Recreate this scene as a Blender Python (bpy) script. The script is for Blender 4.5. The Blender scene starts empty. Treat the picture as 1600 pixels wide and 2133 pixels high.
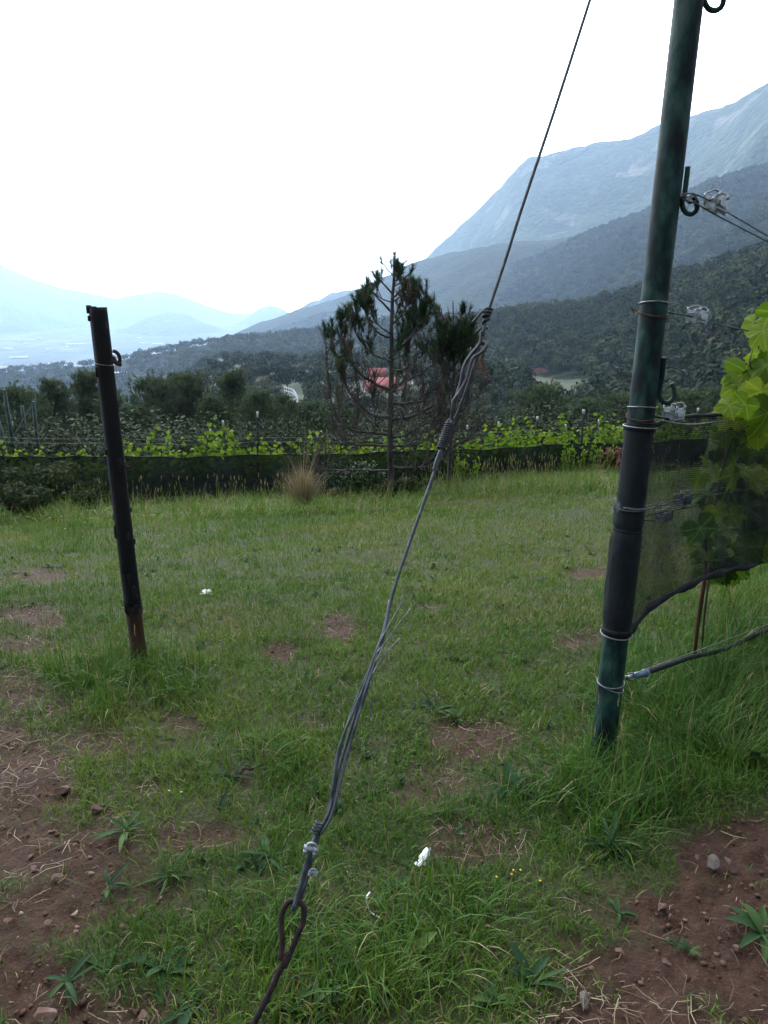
import bpy, math, random
import numpy as np
from mathutils import Vector, Matrix

S = bpy.context.scene
COL = S.collection
R = math.radians
rng = np.random.default_rng(7)
random.seed(7)

# ------------------------------------------------------------------ camera
F_PX, CX, CY = 1600.0, 800.0, 1066.5          # photograph's own pixels (1600 x 2133)
PITCH = math.atan((CY - 600.0) / F_PX)        # horizon lies at row 600
CP, SP = math.cos(PITCH), math.sin(PITCH)
EYE = np.array([0.0, 0.0, 1.5])
cam_data = bpy.data.cameras.new("camera")
cam = bpy.data.objects.new("camera", cam_data)
COL.objects.link(cam)
cam.location = EYE
cam.rotation_euler = (math.pi / 2 - PITCH, 0, 0)
cam_data.sensor_width = 36.0
cam_data.lens = 36.0 * F_PX / 2133.0
cam_data.clip_start = 0.05
cam_data.clip_end = 60000.0
S.camera = cam

# ------------------------------------------------------------------ sky, sun, exposure
SUN_EL, SUN_AZ = R(30), R(-22)                # ahead and to the left, behind cloud
world = bpy.data.worlds.new("World")
S.world = world
world.use_nodes = True
wn, wl = world.node_tree.nodes, world.node_tree.links
wn.clear()
w_out = wn.new("ShaderNodeOutputWorld")
w_bg = wn.new("ShaderNodeBackground")
w_sky = wn.new("ShaderNodeTexSky")
w_sky.sky_type = 'NISHITA'
w_sky.sun_disc = False
w_sky.sun_elevation = SUN_EL
w_sky.sun_rotation = SUN_AZ
w_sky.altitude = 2000
w_sky.air_density = 1.0
w_sky.dust_density = 3.0
w_mix = wn.new("ShaderNodeMixRGB")
w_tc = wn.new("ShaderNodeTexCoord")
w_no = wn.new("ShaderNodeTexNoise")
w_no.inputs["Scale"].default_value = 2.2
w_no.inputs["Detail"].default_value = 5
w_mp = wn.new("ShaderNodeMapRange")
w_mp.inputs[1].default_value = 0.3
w_mp.inputs[2].default_value = 0.7
w_mp.inputs[3].default_value = 0.70
w_mp.inputs[4].default_value = 0.95
wl.new(w_tc.outputs["Generated"], w_no.inputs["Vector"])
wl.new(w_no.outputs["Fac"], w_mp.inputs[0])
wl.new(w_mp.outputs[0], w_mix.inputs[0])
wl.new(w_sky.outputs[0], w_mix.inputs[1])
# the cloud is brightest around the hidden sun and duller behind the viewer
w_dot = wn.new("ShaderNodeVectorMath"); w_dot.operation = 'DOT_PRODUCT'
w_dot.inputs[1].default_value = (math.sin(SUN_AZ) * math.cos(SUN_EL), math.cos(SUN_AZ) * math.cos(SUN_EL), math.sin(SUN_EL))
wl.new(w_tc.outputs["Generated"], w_dot.inputs[0])
w_h = wn.new("ShaderNodeMath"); w_h.operation = 'MULTIPLY_ADD'; w_h.inputs[1].default_value = .5; w_h.inputs[2].default_value = .5
wl.new(w_dot.outputs["Value"], w_h.inputs[0])
w_pw = wn.new("ShaderNodeMath"); w_pw.operation = 'POWER'; w_pw.inputs[1].default_value = 5.0
wl.new(w_h.outputs[0], w_pw.inputs[0])
w_am = wn.new("ShaderNodeMath"); w_am.operation = 'MULTIPLY_ADD'; w_am.inputs[1].default_value = 7.0; w_am.inputs[2].default_value = .30
wl.new(w_pw.outputs[0], w_am.inputs[0])
w_cl = wn.new("ShaderNodeVectorMath"); w_cl.operation = 'SCALE'
w_cl.inputs[0].default_value = (14.3, 14.9, 15.3)         # thick bright cloud
wl.new(w_am.outputs[0], w_cl.inputs["Scale"])
wl.new(w_cl.outputs[0], w_mix.inputs[2])
wl.new(w_mix.outputs[0], w_bg.inputs[0])
w_bg.inputs[1].default_value = 0.10
wl.new(w_bg.outputs[0], w_out.inputs[0])

sun_d = bpy.data.lights.new("sun", 'SUN')
sun_d.energy = 1.2
sun_d.angle = R(24)
sun_d.color = (1.0, 0.95, 0.88)
sun = bpy.data.objects.new("sun", sun_d)
COL.objects.link(sun)
sv = Vector((math.sin(SUN_AZ) * math.cos(SUN_EL), math.cos(SUN_AZ) * math.cos(SUN_EL), math.sin(SUN_EL)))
sun.rotation_euler = sv.to_track_quat('Z', 'Y').to_euler()

S.view_settings.view_transform = 'Standard'
S.view_settings.look = 'None'
S.view_settings.gamma = 1.0
S.view_settings.exposure = -0.2
S.render.engine = 'CYCLES'
S.cycles.use_denoising = True
S.cycles.max_bounces = 6
S.cycles.transparent_max_bounces = 16
S.cycles.volume_bounces = 2
HAZE_DENSITY = 1.35e-4
HAZE_COLOR = (0.56, 0.75, 1.0)

# ------------------------------------------------------------------ picture <-> place
def ray(px, py):
    u, v = (px - CX) / F_PX, (CY - py) / F_PX
    return np.array([u, CP + v * SP, -SP + v * CP])

def P(px, py, Y):
    d = ray(px, py)
    return EYE + d * (Y / d[1])

def depth_of(p):
    q = np.asarray(p) - EYE
    return q[1] * CP - q[2] * SP

def project(p):
    p = np.asarray(p, float)
    x, y, z = p[..., 0], p[..., 1], p[..., 2] - 1.5
    dz = np.maximum(y * CP - z * SP, 1e-3)
    return CX + F_PX * x / dz, CY - F_PX * (y * SP + z * CP) / dz

# ------------------------------------------------------------------ noise
def _hash(ix, iy, seed):
    h = (ix.astype(np.int64) * 374761393 + iy.astype(np.int64) * 668265263 + seed * 974711) & 0xffffffff
    h = ((h ^ (h >> 13)) * 1274126177) & 0xffffffff
    h = h ^ (h >> 16)
    return (h & 0xffff) / 65535.0

def vnoise(x, y, seed=0):
    x = np.asarray(x, float); y = np.asarray(y, float)
    ix, iy = np.floor(x), np.floor(y)
    fx, fy = x - ix, y - iy
    fx = fx * fx * fx * (fx * (fx * 6 - 15) + 10); fy = fy * fy * fy * (fy * (fy * 6 - 15) + 10)
    a, b = _hash(ix, iy, seed), _hash(ix + 1, iy, seed)
    c, d = _hash(ix, iy + 1, seed), _hash(ix + 1, iy + 1, seed)
    return (a + (b - a) * fx) * (1 - fy) + (c + (d - c) * fx) * fy

def fbm(x, y, seed=0, oct=4, gain=0.5):
    s, a, t = 0.0, 1.0, 0.0
    for k in range(oct):
        s = s + a * vnoise(x * 2 ** k + 17.3 * k, y * 2 ** k - 9.1 * k, seed + k)
        t += a; a *= gain
    return s / t

def sstep(a, b, x):
    t = np.clip((np.asarray(x, float) - a) / (b - a), 0, 1)
    return t * t * (3 - 2 * t)

# ------------------------------------------------------------------ ground height
_td = np.array([0, 1, 2, 3, 4, 6, 8, 10, 12, 16, 25, 40, 70, 120, 200, 300, 600, 900, 1500, 2800, 4000, 90000.])
_tz = np.array([0, 0, -.04, -.10, -.2, -.52, -.9, -1.32, -1.76, -2.7, -5.2, -9.2, -15.5, -23, -28, -33, -49, -82, -175, -333, -333, -333.])
_tl = np.array([0, 0, -.04, -.10, -.2, -.52, -.9, -1.32, -1.76, -2.7, -5.4, -9.8, -18, -30, -40, -52, -92, -138, -215, -333, -333, -333.])
_lg = np.linspace(math.log(0.5), math.log(60000), 1500)
def _smooth_table(tz):
    z = np.interp(np.exp(_lg), _td, tz)
    k = np.hanning(41); k /= k.sum()
    return np.convolve(np.pad(z, 20, mode='edge'), k, mode='valid')
_zr, _zl = _smooth_table(_tz), _smooth_table(_tl)

def zg(x, y, micro=True):
    x = np.asarray(x, float); y = np.asarray(y, float)
    yy = np.maximum(y, 0.0)
    d = np.sqrt(yy ** 2 + (0.30 * x) ** 2) + 1e-6
    ld = np.log(np.maximum(d, 0.5))
    a = np.interp(ld, _lg, _zr); b = np.interp(ld, _lg, _zl)
    u = x / np.maximum(yy, 0.5)
    w = sstep(-0.20, -0.34, u)
    z = a * (1 - w) + b * w
    fade = sstep(3, 10, y) * (1 - sstep(25, 60, d))
    z = z + (0.030 * np.clip(x, -12, 12) + .068 * np.clip(x, 0, 6)) * fade
    if micro:
        z = z + (fbm(x * .8, y * .8, 3, 3) - .5) * .07 * (1 - sstep(30, 60, d)) * sstep(.2, 1, d)
        z = z + (fbm(x * 6, y * 6, 5, 3) - .5) * .022 * (1 - sstep(6, 14, d))
        z = z + (fbm(x / 60, y / 60, 9, 4) - .5) * 10 * sstep(60, 250, d) * (1 - sstep(2300, 2800, d))
    return z

def G(px, py):
    d = ray(px, py)
    t = np.concatenate([np.linspace(.5, 20, 3000), np.geomspace(20, 6000, 3000)])
    pts = EYE + d[None, :] * t[:, None]
    below = pts[:, 2] < zg(pts[:, 0], pts[:, 1])
    i = int(np.argmax(below)) if below.any() else len(t) - 1
    p = pts[i].copy(); p[2] = float(zg(p[0], p[1]))
    return p

# ------------------------------------------------------------------ mesh building
class MB:
    def __init__(self):
        self.v, self.f, self.t, self.uv, self.n = [], [], [], [], 0
    def add(self, V, Fs, tint=None, uv=None):
        V = np.asarray(V, float).reshape(-1, 3)
        for F in (Fs if isinstance(Fs, list) else [Fs]):
            F = np.asarray(F, int)
            if F.size:
                self.f.append(F + self.n)
        self.v.append(V)
        self.t.append(np.full(len(V), .5) if tint is None else np.broadcast_to(np.asarray(tint, float), (len(V),)).copy())
        self.uv.append(np.zeros((len(V), 2)) if uv is None else np.asarray(uv, float).reshape(-1, 2))
        self.n += len(V)
        return self
    def tube(self, path, rad, n=8, caps=True, tint=.5, squash=None):
        path = np.asarray(path, float); m = len(path)
        rad = np.broadcast_to(np.asarray(rad, float), (m,))
        T = np.gradient(path, axis=0)
        T /= np.linalg.norm(T, axis=1)[:, None] + 1e-12
        ref = np.array([0, 0, 1.0]) if abs(T[0][2]) < .9 else np.array([1.0, 0, 0])
        N = np.cross(T[0], ref); N /= np.linalg.norm(N)
        rings = []
        a = np.arange(n) * 2 * math.pi / n
        for i in range(m):
            N = N - T[i] * np.dot(N, T[i]); N /= np.linalg.norm(N) + 1e-12
            B = np.cross(T[i], N)
            rr = rad[i] if squash is None else rad[i] * squash(a, i)
            rings.append(path[i] + (np.cos(a) * rr)[:, None] * N + (np.sin(a) * rr)[:, None] * B)
        V = np.concatenate(rings)
        i0 = np.arange(m - 1)[:, None] * n; j = np.arange(n)[None, :]; j2 = (j + 1) % n
        Q = np.stack([i0 + j, i0 + j2, i0 + n + j2, i0 + n + j], -1).reshape(-1, 4)
        Fs = [Q]
        if caps:
            V = np.concatenate([V, path[:1], path[-1:]])
            c0, c1 = m * n, m * n + 1
            k = np.arange(n); k2 = (k + 1) % n
            Fs.append(np.stack([k2, k, np.full(n, c0)], -1))
            Fs.append(np.stack([(m - 1) * n + k, (m - 1) * n + k2, np.full(n, c1)], -1))
        return self.add(V, Fs, tint)
    def box(self, c, half, M=None, bev=0.0, tint=.5):
        c = np.asarray(c, float); h = np.asarray(half, float)
        if bev <= 0:
            s = np.array([[x, y, z] for x in (-1, 1) for y in (-1, 1) for z in (-1, 1)], float) * h
            Fs = [np.array([[0, 1, 3, 2], [4, 6, 7, 5], [0, 4, 5, 1], [2, 3, 7, 6], [0, 2, 6, 4], [1, 5, 7, 3]])]
        else:
            pts = []
            for x in (-1, 1):
                for y in (-1, 1):
                    for z in (-1, 1):
                        pts += [(x * h[0], y * (h[1] - bev), z * (h[2] - bev)), (x * (h[0] - bev), y * h[1], z * (h[2] - bev)), (x * (h[0] - bev), y * (h[1] - bev), z * h[2])]
            s = np.array(pts)
            def I(x, y, z, k): return (((x > 0) * 4 + (y > 0) * 2 + (z > 0)) * 3 + k)
            q, t = [], []
            for sg in (-1, 1):
                o = [(-1, -1), (1, -1), (1, 1), (-1, 1)] if sg > 0 else [(-1, -1), (-1, 1), (1, 1), (1, -1)]
                q.append([I(sg, a, b, 0) for a, b in o]); q.append([I(b, sg, a, 1) for a, b in o]); q.append([I(a, b, sg, 2) for a, b in o])
            for a in (-1, 1):
                for b in (-1, 1):
                    q.append([I(a, b, -1, 0), I(a, b, 1, 0), I(a, b, 1, 1), I(a, b, -1, 1)])
                    q.append([I(-1, a, b, 1), I(1, a, b, 1), I(1, a, b, 2), I(-1, a, b, 2)])
                    q.append([I(a, -1, b, 0), I(a, 1, b, 0), I(a, 1, b, 2), I(a, -1, b, 2)])
            for x in (-1, 1):
                for y in (-1, 1):
                    for z in (-1, 1):
                        t.append([I(x, y, z, 0), I(x, y, z, 1), I(x, y, z, 2)])
            Fs = [np.array(q), np.array(t)]
        if M is not None:
            s = s @ np.asarray(M, float).T
        return self.add(s + c, Fs, tint)
    def quads(self, C, Nrm, size, tint, aspect=1.0, roll=None):
        """square leaf clumps at C facing Nrm"""
        C = np.asarray(C, float); n = len(C)
        Nrm = Nrm / (np.linalg.norm(Nrm, axis=1)[:, None] + 1e-9)
        a = rng.normal(size=(n, 3))
        A = a - Nrm * (a * Nrm).sum(1)[:, None]; A /= np.linalg.norm(A, axis=1)[:, None] + 1e-9
        B = np.cross(Nrm, A)
        s = np.broadcast_to(np.asarray(size, float), (n,))[:, None]
        bow = Nrm * s * .25
        V = np.stack([C - A * s * aspect, C - B * s * .6 + bow, C + A * s * aspect, C + B * s * .6 + bow], 1).reshape(-1, 3)
        Fq = np.arange(4 * n).reshape(n, 4)
        return self.add(V, [Fq], np.repeat(np.broadcast_to(tint, (n,)), 4))
    def blades(self, base, head, length, width, bend, tint, segs=3, up=None):
        base = np.asarray(base, float); n = len(base)
        b = lambda q: np.broadcast_to(np.asarray(q, float), (n,))
        head, length, width, bend, tint = map(b, (head, length, width, bend, tint))
        dirv = np.stack([np.cos(head), np.sin(head), np.zeros(n)], 1)
        side = np.stack([-np.sin(head), np.cos(head), np.zeros(n)], 1)
        tw = rng.uniform(-.6, .6, n)
        side = side * np.cos(tw)[:, None] + dirv * np.sin(tw)[:, None]
        rows = []
        lean0 = bend * .25
        p = base.copy()
        for k in range(segs + 1):
            t = k / segs
            w = width * (1 - t ** 1.6) * .5 if k else width * .38
            if k:
                ang = lean0 + bend * (t - .5 / segs)
                step = length / segs
                p = p + (np.cos(ang) * step)[:, None] * np.array([0, 0, 1.0]) + (np.sin(ang) * step)[:, None] * dirv
            if k < segs:
                rows += [p - side * w[:, None], p + side * w[:, None]]
            else:
                rows += [p]
        nv = 2 * segs + 1
        V = np.stack(rows, 1).reshape(-1, 3)
        o = np.arange(n)[:, None] * nv
        qs = [o + np.array([[2 * k, 2 * k + 1, 2 * k + 3, 2 * k + 2]]) for k in range(segs - 1)]
        Fs = [np.concatenate(qs)] if qs else []
        Fs.append(o + np.array([[2 * segs - 2, 2 * segs - 1, 2 * segs]]))
        return self.add(V, Fs, np.repeat(tint, nv))
    def build(self, name, mat, parent=None, smooth=True, origin=None):
        V = np.concatenate(self.v) if self.v else np.zeros((0, 3))
        if parent is not None:
            o = np.array(parent_world(parent))
        elif origin is not None:
            o = np.asarray(origin, float)
        else:
            o = np.zeros(3)
        me = mesh_from(name, V - o, self.f, np.concatenate(self.t), np.concatenate(self.uv), smooth)
        ob = bpy.data.objects.new(name, me)
        COL.objects.link(ob)
        if parent is not None:
            ob.parent = parent
        elif origin is not None:
            ob.location = o
        if mat:
            me.materials.append(mat)
        return ob

def parent_world(o):
    v = Vector((0, 0, 0))
    while o is not None:
        v += o.location; o = o.parent
    return v

def mesh_from(name, V, Fl, tint=None, uv=None, smooth=True):
    me = bpy.data.meshes.new(name)
    nl = sum(f.size for f in Fl); nf = sum(len(f) for f in Fl)
    me.vertices.add(len(V)); me.vertices.foreach_set("co", np.ascontiguousarray(V, dtype=np.float32).ravel())
    idx = np.concatenate([f.ravel() for f in Fl]).astype(np.int32)
    tot = np.concatenate([np.full(len(f), f.shape[1]) for f in Fl]).astype(np.int32)
    st = np.concatenate([[0], np.cumsum(tot)[:-1]]).astype(np.int32)
    me.loops.add(nl); me.loops.foreach_set("vertex_index", idx)
    me.polygons.add(nf); me.polygons.foreach_set("loop_start", st); me.polygons.foreach_set("loop_total", tot)
    if smooth:
        me.polygons.foreach_set("use_smooth", np.ones(nf, bool))
    me.update(calc_edges=True)
    if tint is not None:
        a = me.attributes.new("tint", 'FLOAT', 'POINT'); a.data.foreach_set("value", tint.astype(np.float32))
    if uv is not None and np.any(uv):
        u = me.uv_layers.new(name="UVMap"); u.data.foreach_set("uv", uv[idx].astype(np.float32).ravel())
    return me

def tag(o, label, cat, group=None, kind=None):
    o["label"] = label; o["category"] = cat
    if group: o["group"] = group
    if kind: o["kind"] = kind
    return o

def thing(name, label, cat, loc=(0, 0, 0), group=None):
    o = bpy.data.objects.new(name, None); COL.objects.link(o)
    o.location = [float(c) for c in loc]; o.empty_display_size = .1
    return tag(o, label, cat, group)

def dup(root, loc, rotz=0.0, scale=1.0, label=None):
    r = root.copy(); COL.objects.link(r); r.location = [float(c) for c in loc]
    r.rotation_euler = (0, 0, rotz); r.scale = (scale,) * 3 if np.isscalar(scale) else scale
    if label: r["label"] = label
    for ch in list(root.children):
        c = ch.copy(); COL.objects.link(c); c.parent = r
        for g in list(ch.children):
            d = g.copy(); COL.objects.link(d); d.parent = c
    return r

def spline(pts, n=8):
    pts = np.asarray(pts, float)
    if len(pts) < 3:
        t = np.linspace(0, 1, n)[:, None]
        return pts[0] * (1 - t) + pts[-1] * t
    q = np.concatenate([[2 * pts[0] - pts[1]], pts, [2 * pts[-1] - pts[-2]]])
    out = []
    for i in range(1, len(q) - 2):
        t = np.linspace(0, 1, n, endpoint=False)[:, None]
        a, b, c, d = q[i - 1], q[i], q[i + 1], q[i + 2]
        out.append(.5 * ((2 * b) + (c - a) * t + (2 * a - 5 * b + 4 * c - d) * t ** 2 + (3 * b - a - 3 * c + d) * t ** 3))
    return np.concatenate(out + [pts[-1:]])

# ------------------------------------------------------------------ materials
def new_mat(name):
    m = bpy.data.materials.new(name); m.use_nodes = True
    nt = m.node_tree; nt.nodes.clear()
    return m, nt, nt.nodes, nt.links

def ramp(n, stops):
    r = n.new("ShaderNodeValToRGB"); e = r.color_ramp.elements
    while len(e) < len(stops): e.new(.5)
    for k, (p, c) in enumerate(stops):
        e[k].position = p; e[k].color = (*c, 1)
    return r

def mat_noise(name, stops, scale=5, detail=6, rough=.8, bump=.3, bscale=None, bdist=.01, metal=0.0, spec=.3, stretch=(1, 1, 1), coord="Object"):
    m, nt, n, l = new_mat(name)
    out = n.new("ShaderNodeOutputMaterial"); b = n.new("ShaderNodeBsdfPrincipled")
    tc = n.new("ShaderNodeTexCoord"); mp = n.new("ShaderNodeMapping"); mp.inputs["Scale"].default_value = stretch
    no = n.new("ShaderNodeTexNoise"); no.inputs["Scale"].default_value = scale; no.inputs["Detail"].default_value = detail
    r = ramp(n, stops)
    l.new(tc.outputs[coord], mp.inputs[0]); l.new(mp.outputs[0], no.inputs["Vector"]); l.new(no.outputs["Fac"], r.inputs[0])
    l.new(r.outputs[0], b.inputs["Base Color"])
    b.inputs["Roughness"].default_value = rough; b.inputs["Metallic"].default_value = metal
    b.inputs["Specular IOR Level"].default_value = spec
    if bump:
        n2 = n.new("ShaderNodeTexNoise"); n2.inputs["Scale"].default_value = bscale or scale * 3; n2.inputs["Detail"].default_value = 6
        bp = n.new("ShaderNodeBump"); bp.inputs["Strength"].default_value = bump; bp.inputs["Distance"].default_value = bdist
        l.new(mp.outputs[0], n2.inputs["Vector"]); l.new(n2.outputs["Fac"], bp.inputs["Height"]); l.new(bp.outputs[0], b.inputs["Normal"])
    l.new(b.outputs[0], out.inputs[0])
    return m

def mat_leaf(name, stops, trans=.35, rough=.55, spec=.35, veins=False, tcol=1.0):
    """foliage coloured by the per-leaf tint, part of the light passing through"""
    m, nt, n, l = new_mat(name)
    out = n.new("ShaderNodeOutputMaterial"); b = n.new("ShaderNodeBsdfPrincipled")
    at = n.new("ShaderNodeAttribute"); at.attribute_name = "tint"
    r = ramp(n, stops); l.new(at.outputs["Fac"], r.inputs[0])
    col = r.outputs[0]
    if veins:
        tc = n.new("ShaderNodeTexCoord"); sx = n.new("ShaderNodeSeparateXYZ"); l.new(tc.outputs["UV"], sx.inputs[0])
        ab = n.new("ShaderNodeMath"); ab.operation = 'ABSOLUTE'; l.new(sx.outputs[0], ab.inputs[0])
        last = ab.outputs[0]
        for ang in (50, 108):
            m1 = n.new("ShaderNodeMath"); m1.operation = 'MULTIPLY'; m1.inputs[1].default_value = math.cos(R(ang)); l.new(ab.outputs[0], m1.inputs[0])
            m2 = n.new("ShaderNodeMath"); m2.operation = 'MULTIPLY'; m2.inputs[1].default_value = math.sin(R(ang)); l.new(sx.outputs[1], m2.inputs[0])
            m3 = n.new("ShaderNodeMath"); m3.operation = 'SUBTRACT'; l.new(m1.outputs[0], m3.inputs[0]); l.new(m2.outputs[0], m3.inputs[1])
            m4 = n.new("ShaderNodeMath"); m4.operation = 'ABSOLUTE'; l.new(m3.outputs[0], m4.inputs[0])
            m5 = n.new("ShaderNodeMath"); m5.operation = 'MINIMUM'; l.new(last, m5.inputs[0]); l.new(m4.outputs[0], m5.inputs[1]); last = m5.outputs[0]
        mr = n.new("ShaderNodeMapRange"); mr.inputs[1].default_value = .005; mr.inputs[2].default_value = .03; mr.inputs[3].default_value = .28; mr.inputs[4].default_value = 0
        l.new(last, mr.inputs[0])
        mx = n.new("ShaderNodeMixRGB"); l.new(mr.outputs[0], mx.inputs[0]); l.new(col, mx.inputs[1]); mx.inputs[2].default_value = (.42, .50, .16, 1)
        col = mx.outputs[0]
        no = n.new("ShaderNodeTexNoise"); no.inputs["Scale"].default_value = 9; l.new(tc.outputs["UV"], no.inputs["Vector"])
        bp = n.new("ShaderNodeBump"); bp.inputs["Strength"].default_value = .5; bp.inputs["Distance"].default_value = .01
        l.new(no.outputs["Fac"], bp.inputs["Height"]); l.new(bp.outputs[0], b.inputs["Normal"])
    l.new(col, b.inputs["Base Color"])
    b.inputs["Roughness"].default_value = rough; b.inputs["Specular IOR Level"].default_value = spec
    if trans:
        t = n.new("ShaderNodeBsdfTranslucent"); mx2 = n.new("ShaderNodeMixShader"); mx2.inputs[0].default_value = trans
        hs = n.new("ShaderNodeHueSaturation"); hs.inputs["Value"].default_value = tcol; hs.inputs["Saturation"].default_value = 1.1; l.new(col, hs.inputs["Color"])
        l.new(hs.outputs[0], t.inputs[0]); l.new(b.outputs[0], mx2.inputs[1]); l.new(t.outputs[0], mx2.inputs[2]); l.new(mx2.outputs[0], out.inputs[0])
    else:
        l.new(b.outputs[0], out.inputs[0])
    return m
# ------------------------------------------------------------------ worn earth between the grass
_dirt = [(40, 1620, 150, 150, .9), (60, 1760, 220, 110, .95), (100, 1900, 200, 110, .9), (60, 2060, 170, 120, 1), (230, 2120, 150, 60, .75),
         (220, 1800, 130, 80, .7), (430, 1740, 150, 50, .85), (330, 1850, 130, 60, .6), (1570, 1790, 150, 80, 1), (1490, 1900, 220, 85, 1),
         (1420, 2020, 250, 100, 1), (1350, 2120, 240, 80, 1), (1560, 2060, 220, 160, 1), (715, 1315, 55, 24, .95), (580, 1358, 32, 18, .9),
         (990, 1530, 85, 40, .85), (900, 1610, 70, 35, .5), (80, 1195, 75, 14, .8), (60, 1285, 80, 20, .85), (50, 1350, 80, 20, .7),
         (1235, 1195, 75, 13, .9), (1225, 1345, 70, 22, .75), (200, 1540, 90, 40, .75), (375, 1500, 55, 28, .7), (960, 1750, 130, 45, .65),
         (860, 1650, 60, 28, .55), (30, 1440, 70, 40, .75), (240, 1060, 60, 6, .4), (650, 1500, 40, 18, .4), (1100, 1620, 60, 24, .4),
         (310, 1640, 60, 30, .5), (700, 1880, 50, 40, .4), (60, 1180, 40, 8, .5), (800, 2700, 1700, 330, .9), (890, 1275, 35, 9, .5), (500, 1620, 40, 22, .5)]
def dirt(x, y):
    x = np.asarray(x, float); y = np.asarray(y, float)
    p = np.stack([x, y, zg(x, y, False)], -1)
    px, py = project(p)
    nz = (fbm(x * 4, y * 4, 21, 5) - .5) * 1.5 + (fbm(x * 22, y * 22, 23, 3) - .5) * .8
    m = np.zeros_like(px)
    for cx, cy, rx, ry, s in _dirt:
        r = np.sqrt(((px - cx) / rx) ** 2 + ((py - cy) / ry) ** 2) + nz
        m = np.maximum(m, s * (1 - sstep(.52, 1.28, r)))
    m = np.where(y < .35, np.maximum(m, .9), m)
    return m

# ------------------------------------------------------------------ the ground sheet
az = np.concatenate([np.linspace(-math.pi, -1.0, 26)[:-1], np.linspace(-1.0, 1.0, 330), np.linspace(1.0, math.pi, 26)[1:-1]])
rad = np.concatenate([np.geomspace(.25, 6, 230)[:-1], np.geomspace(6, 60, 90)[:-1], np.geomspace(60, 11200, 150)])
A_, R_ = np.meshgrid(az, rad)
gx, gy = R_ * np.sin(A_), R_ * np.cos(A_)
gd = dirt(gx, gy)
gz = zg(gx, gy) - gd * .012 + gd * ((fbm(gx * 22, gy * 22, 31, 4) - .5) * .034 + (fbm(gx * 60, gy * 60, 33, 3) - .5) * .014) * (1 - sstep(3, 7, R_))
nr, na = gx.shape
ii = np.arange(nr - 1)[:, None] * na; jj = np.arange(na)[None, :]; j2 = (jj + 1) % na
GQ = np.stack([ii + jj, ii + na + jj, ii + na + j2, ii + j2], -1).reshape(-1, 4)
mb = MB()
mb.add(np.stack([gx, gy, gz], -1).reshape(-1, 3), [GQ], gd.ravel())
mb.add([[0, 0, float(zg(0, .01))]], [np.zeros((0, 3), int)])
cn = nr * na
mb.f.append(np.stack([np.arange(na), (np.arange(na) + 1) % na, np.full(na, cn)], -1))

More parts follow.
